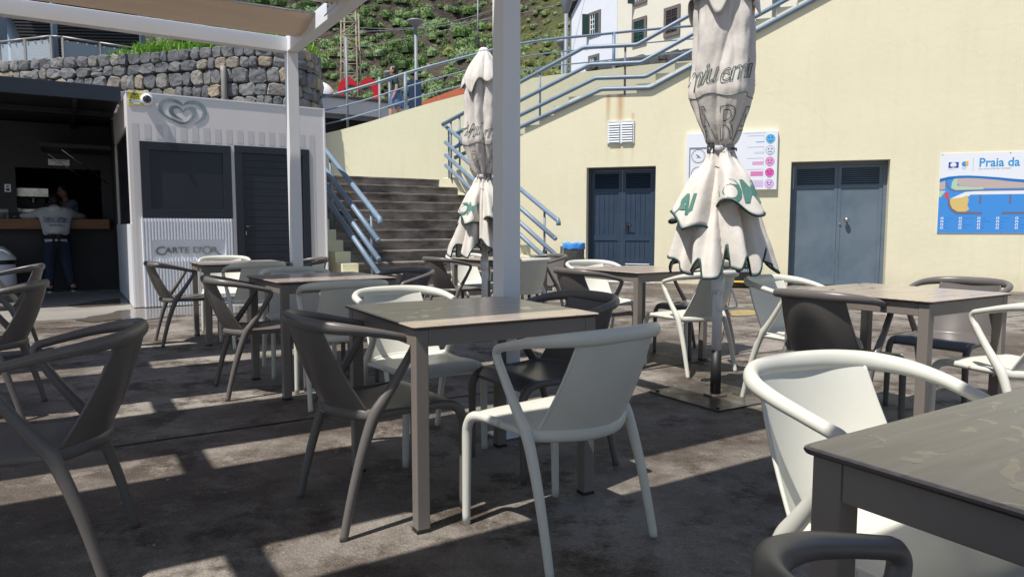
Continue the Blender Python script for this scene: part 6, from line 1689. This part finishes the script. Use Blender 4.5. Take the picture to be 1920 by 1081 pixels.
hd1['hem'] = ((P1 + F1 * -.01 + UP * .97)[:], .175); hd1['waist'] = (hd1['waist'][0], .19); hd1['chest'] = (hd1['chest'][0], .205); hd1['shl'] = (hd1['shl'][0], .09); hd1['shr'] = (hd1['shr'][0], .09); hd1['ell'] = (hd1['ell'][0], .072); hd1['elr'] = (hd1['elr'][0], .072); hd1['wrl'] = (hd1['wrl'][0], .052); hd1['wrr'] = (hd1['wrr'][0], .052)
hd1['col'] = ((P1 + F1 * .12 + UP * 1.40)[:], .085)
def hoodx(g_):
    v, f = ell(P1 + F1 * .045 + UP * 1.405, .105, .06, .055, X1, F1, 16, 10); g_.add(v, f, 0, True)
ho = garment(pr1, "hoodie", hd1, [('waist', 'hem'), ('waist', 'chest'), ('chest', 'shl'), ('shl', 'ell'), ('ell', 'wrl'), ('chest', 'shr'), ('shr', 'elr'), ('elr', 'wrr'), ('chest', 'col')], M_hood, hoodx)
tr1 = {k: (J1[k][0], J1[k][1] + .012) for k in ('hip', 'thl', 'knl', 'thr', 'knr')}
tr1['hip'] = ((P1 + F1 * -.03 + UP * .90)[:], .165); tr1['thl'] = (J1['thl'][0], .125); tr1['thr'] = (J1['thr'][0], .125); tr1['knl'] = (J1['knl'][0], .09); tr1['knr'] = (J1['knr'][0], .09); tr1['anl'] = ((P1 - X1 * .13 - F1 * .03 + UP * .10)[:], .058); tr1['anr'] = ((P1 + X1 * .19 - F1 * .03 + UP * .10)[:], .058)
tr1["top"] = ((P1 - F1 * .02 + UP * 1.02)[:], .155)
garment(pr1, "trousers", tr1, [('hip', 'top'), ('hip', 'thl'), ('thl', 'knl'), ('knl', 'anl'), ('hip', 'thr'), ('thr', 'knr'), ('knr', 'anr')], M_jeans)
mb = MB()
for i in range(24):
    pass
def apr(a, b):
    th = R(-200) + R(220) * 0 + 2 * math.pi * a; r = .196 + .012 * b; return P1 + X1 * (math.cos(th) * (r + .005)) + F1 * (math.sin(th) * r * .92 - .02) + UP * (.985 - .085 * b)
mb.grid(apr, 32, 4, cu=True)
for (x0, x1, z1, sw) in ((-.06, -.09, .60, -.02), (.02, .0, .62, .02)):
    mb.box(P1 + X1 * x0 - F1 * .215 + UP * z1, X1 * .035, F1 * .006, UP * (.98 - z1))
for s in (-1, 1):
    mb.prism([P1 + X1 * s * .185 + F1 * a + UP * z for a, z in ((-.06, .98), (.16, .98), (.16, .72), (.03, .74))], X1 * s * .008)
    v, f = ell(P1 + X1 * s * .05 - F1 * .21 + UP * .965, .04, .015, .03, X1, F1, 12, 8); mb.add(v, f, 0, True)
mb.build("apron", M_apron, pr1)
v, f = ell(Vector(J1['skull'][0]) + UP * .035 - F1 * .012, .083, .098, .112, X1, F1, 20, 14); mb = MB(); mb.add(v, f, 0, True); v, f = ell(Vector(J1['skull'][0]) - F1 * .085 + UP * .05, .04, .04, .04, X1, F1, 14, 10); mb.add(v, f, 0, True); mb.build("hair", M_hair, pr1)
for s, a in ((-1, .135), (1, .205)):
    mb = MB(); c = P1 + X1 * s * a + F1 * .02; v, f = ell(c + UP * .045, .048, .13, .045, X1, F1, 16, 10); mb.add(v, f, 0, True); mb.add(*ell(c + UP * .018, .05, .135, .017, X1, F1, 16, 8), 1, True); mb.build("shoe", [M_black, M_sole], pr1)
tx = MB()
def backtext(body, w_, z0, size, mi):
    v, f = text_geo(body, size, res=2); x0 = min(q[0] for q in v); x1 = max(q[0] for q in v); k_ = w_ / (x1 - x0)
    tx.add([P1 + X1 * ((q[0] - x0) * k_ - w_ / 2) + UP * (z0 + q[1] + .0) + F1 * (-.158 + ((q[0] - x0) * k_ - w_ / 2) ** 2 * 1.6 + (z0 + q[1] - 1.15) * .38) for q in v], f, mi)
tx.tube([P1 + X1 * (t * .17) + UP * (1.185 + .004 * math.sin(t * 12)) + F1 * (-.150 + (t * .17) ** 2 * 1.6) for t in [i / 10 - 1 for i in range(21)]], [(.006, .002)] * 21, 5, 1)
backtext("Sabor aMar", .34, 1.205, .095, 0); backtext("Paul do Mar", .19, 1.115, .055, 0)
tx.build("hoodie_lettering", [M_ink, mat("print_blue", (0.03, 0.12, 0.42), .7)], pr1)

# barista inside
F2 = (-E1 * 0.8 - E2 * 0.45).normalized(); X2 = Vector((F2.y, -F2.x, 0)); eb = bezr(128, 380, 4.9)[0]; P2 = KP(eb, 4.9, 0.12)
pr2 = empty("person", P2, "person in a light blue short-sleeved shirt working at the coffee machine inside the bar", "person")
spec2 = dict(hip=(0, 0, .92, .10), waist=(0, 0, 1.06, .10), chest=(0, .02, 1.32, .115), neck=(0, .05, 1.49, .05), skull=(0, .09, 1.61, .055),
             shl=(-.18, .02, 1.41, .055), ell=(-.22, .20, 1.24, .042), wrl=(-.16, .40, 1.36, .03), pal=(-.14, .48, 1.38, .026),
             shr=(.18, .02, 1.41, .055), elr=(.22, .18, 1.22, .042), wrr=(.16, .38, 1.30, .03), par=(.14, .46, 1.31, .026),
             thl=(-.095, 0, .84, .085), knl=(-.10, .03, .48, .058), anl=(-.10, -.01, .09, .04), tol=(-.11, .11, .035, .032),
             thr=(.095, 0, .84, .085), knr=(.10, .03, .48, .058), anr=(.10, -.01, .09, .04), tor=(.11, .11, .035, .032))
J2 = Jt(P2, F2, X2, spec2); person(pr2, J2, F2, None)
sh2 = {k: (J2[k][0], J2[k][1] + .03) for k in ('hip', 'waist', 'chest', 'shl', 'shr')}; sh2['hip'] = (J2['hip'][0], .135); sh2['waist'] = (J2['waist'][0], .14); sh2['chest'] = (J2['chest'][0], .155)
for s in ('l', 'r'): sh2['m' + s] = ((Vector(J2['sh' + s][0]) * .35 + Vector(J2['el' + s][0]) * .65)[:], .062)
garment(pr2, "shirt", sh2, [('waist', 'hip'), ('waist', 'chest'), ('chest', 'shl'), ('shl', 'ml'), ('chest', 'shr'), ('shr', 'mr')], M_shirtb)
t2 = {k: (J2[k][0], J2[k][1] + .018) for k in ('hip', 'thl', 'knl', 'anl', 'thr', 'knr', 'anr')}; t2['hip'] = ((P2 + UP * .93)[:], .13)
garment(pr2, "trousers", t2, [('hip', 'thl'), ('thl', 'knl'), ('knl', 'anl'), ('hip', 'thr'), ('thr', 'knr'), ('knr', 'anr')], M_black)
v, f = ell(Vector(J2['skull'][0]) + UP * .05 - F2 * .022, .083, .095, .10, X2, F2, 20, 14); mb = MB(); mb.add(v, f, 0, True); mb.build("hair", M_hair, pr2)

# woman on the ramp, walking left
pw = min(rt, key=lambda q: abs((q.x / q.y) - (746 - 960) / 1318.0)); iw = rt.index(pw); P3 = pw + offs[iw] * 0.75 - UP * .30
tl = (rt[iw - 3] - rt[iw + 3]); F3 = Vector((tl.x, tl.y, 0)).normalized(); X3 = Vector((F3.y, -F3.x, 0))
pr3 = empty("person", P3, "woman in a dark green top and blue denim skirt on the ramp behind the railing", "person")
spec3 = dict(hip=(0, 0, .86, .10), waist=(0, 0, 1.0, .085), chest=(0, .0, 1.22, .10), neck=(0, .01, 1.38, .045), skull=(0, .05, 1.49, .05),
             shl=(-.16, .0, 1.30, .05), ell=(-.20, -.05, 1.06, .038), wrl=(-.19, .03, .85, .027), pal=(-.18, .06, .78, .025),
             shr=(.16, .0, 1.30, .05), elr=(.20, .04, 1.06, .038), wrr=(.19, .14, .88, .027), par=(.18, .18, .82, .025),
             thl=(-.085, .02, .78, .085), knl=(-.09, .12, .45, .058), anl=(-.09, .10, .09, .036), tol=(-.09, .22, .035, .03),
             thr=(.085, -.02, .78, .085), knr=(.09, -.08, .45, .058), anr=(.09, -.24, .12, .036), tor=(.09, -.14, .035, .03))
J3 = Jt(P3, F3, X3, spec3); person(pr3, J3, F3, None)
s3 = {k: (J3[k][0], J3[k][1] + .03) for k in ('waist', 'chest', 'shl', 'shr')}; s3['waist'] = (J3['waist'][0], .125); s3['chest'] = (J3['chest'][0], .135); s3['hem'] = ((P3 + UP * .93)[:], .125)
for s in ('l', 'r'): s3['m' + s] = ((Vector(J3['sh' + s][0]) * .2 + Vector(J3['el' + s][0]) * .8)[:], .052)
garment(pr3, "top", s3, [('waist', 'hem'), ('waist', 'chest'), ('chest', 'shl'), ('shl', 'ml'), ('chest', 'shr'), ('shr', 'mr')], M_green)
mb = MB(); mb.grid(lambda a, b: P3 + X3 * math.cos(2 * math.pi * a) * (.155 + .045 * b) + F3 * math.sin(2 * math.pi * a) * (.135 + .075 * b + .01 * math.sin(12 * math.pi * a) * b) + UP * (.98 - .40 * b), 40, 8, cu=True); mb.build("skirt", M_denim, pr3, thick=.006)
v, f = ell(Vector(J3['skull'][0]) + UP * .03 - F3 * .025, .085, .10, .115, X3, F3, 20, 14); mb = MB(); mb.add(v, f, 0, True); v, f = ell(Vector(J3['skull'][0]) - F3 * .08 - UP * .10, .07, .05, .15, X3, F3, 16, 12); mb.add(v, f, 0, True); mb.build("hair", M_hair, pr3)
for k_, s in (('tol', -1), ('tor', 1)):
    mb = MB(); c = Vector(J3[k_][0]) - F3 * .06; v, f = ell(Vector((c.x, c.y, P3.z + .03)), .045, .12, .03, X3, F3, 14, 8); mb.add(v, f, 0, True); mb.build("shoe", M_sole, pr3)
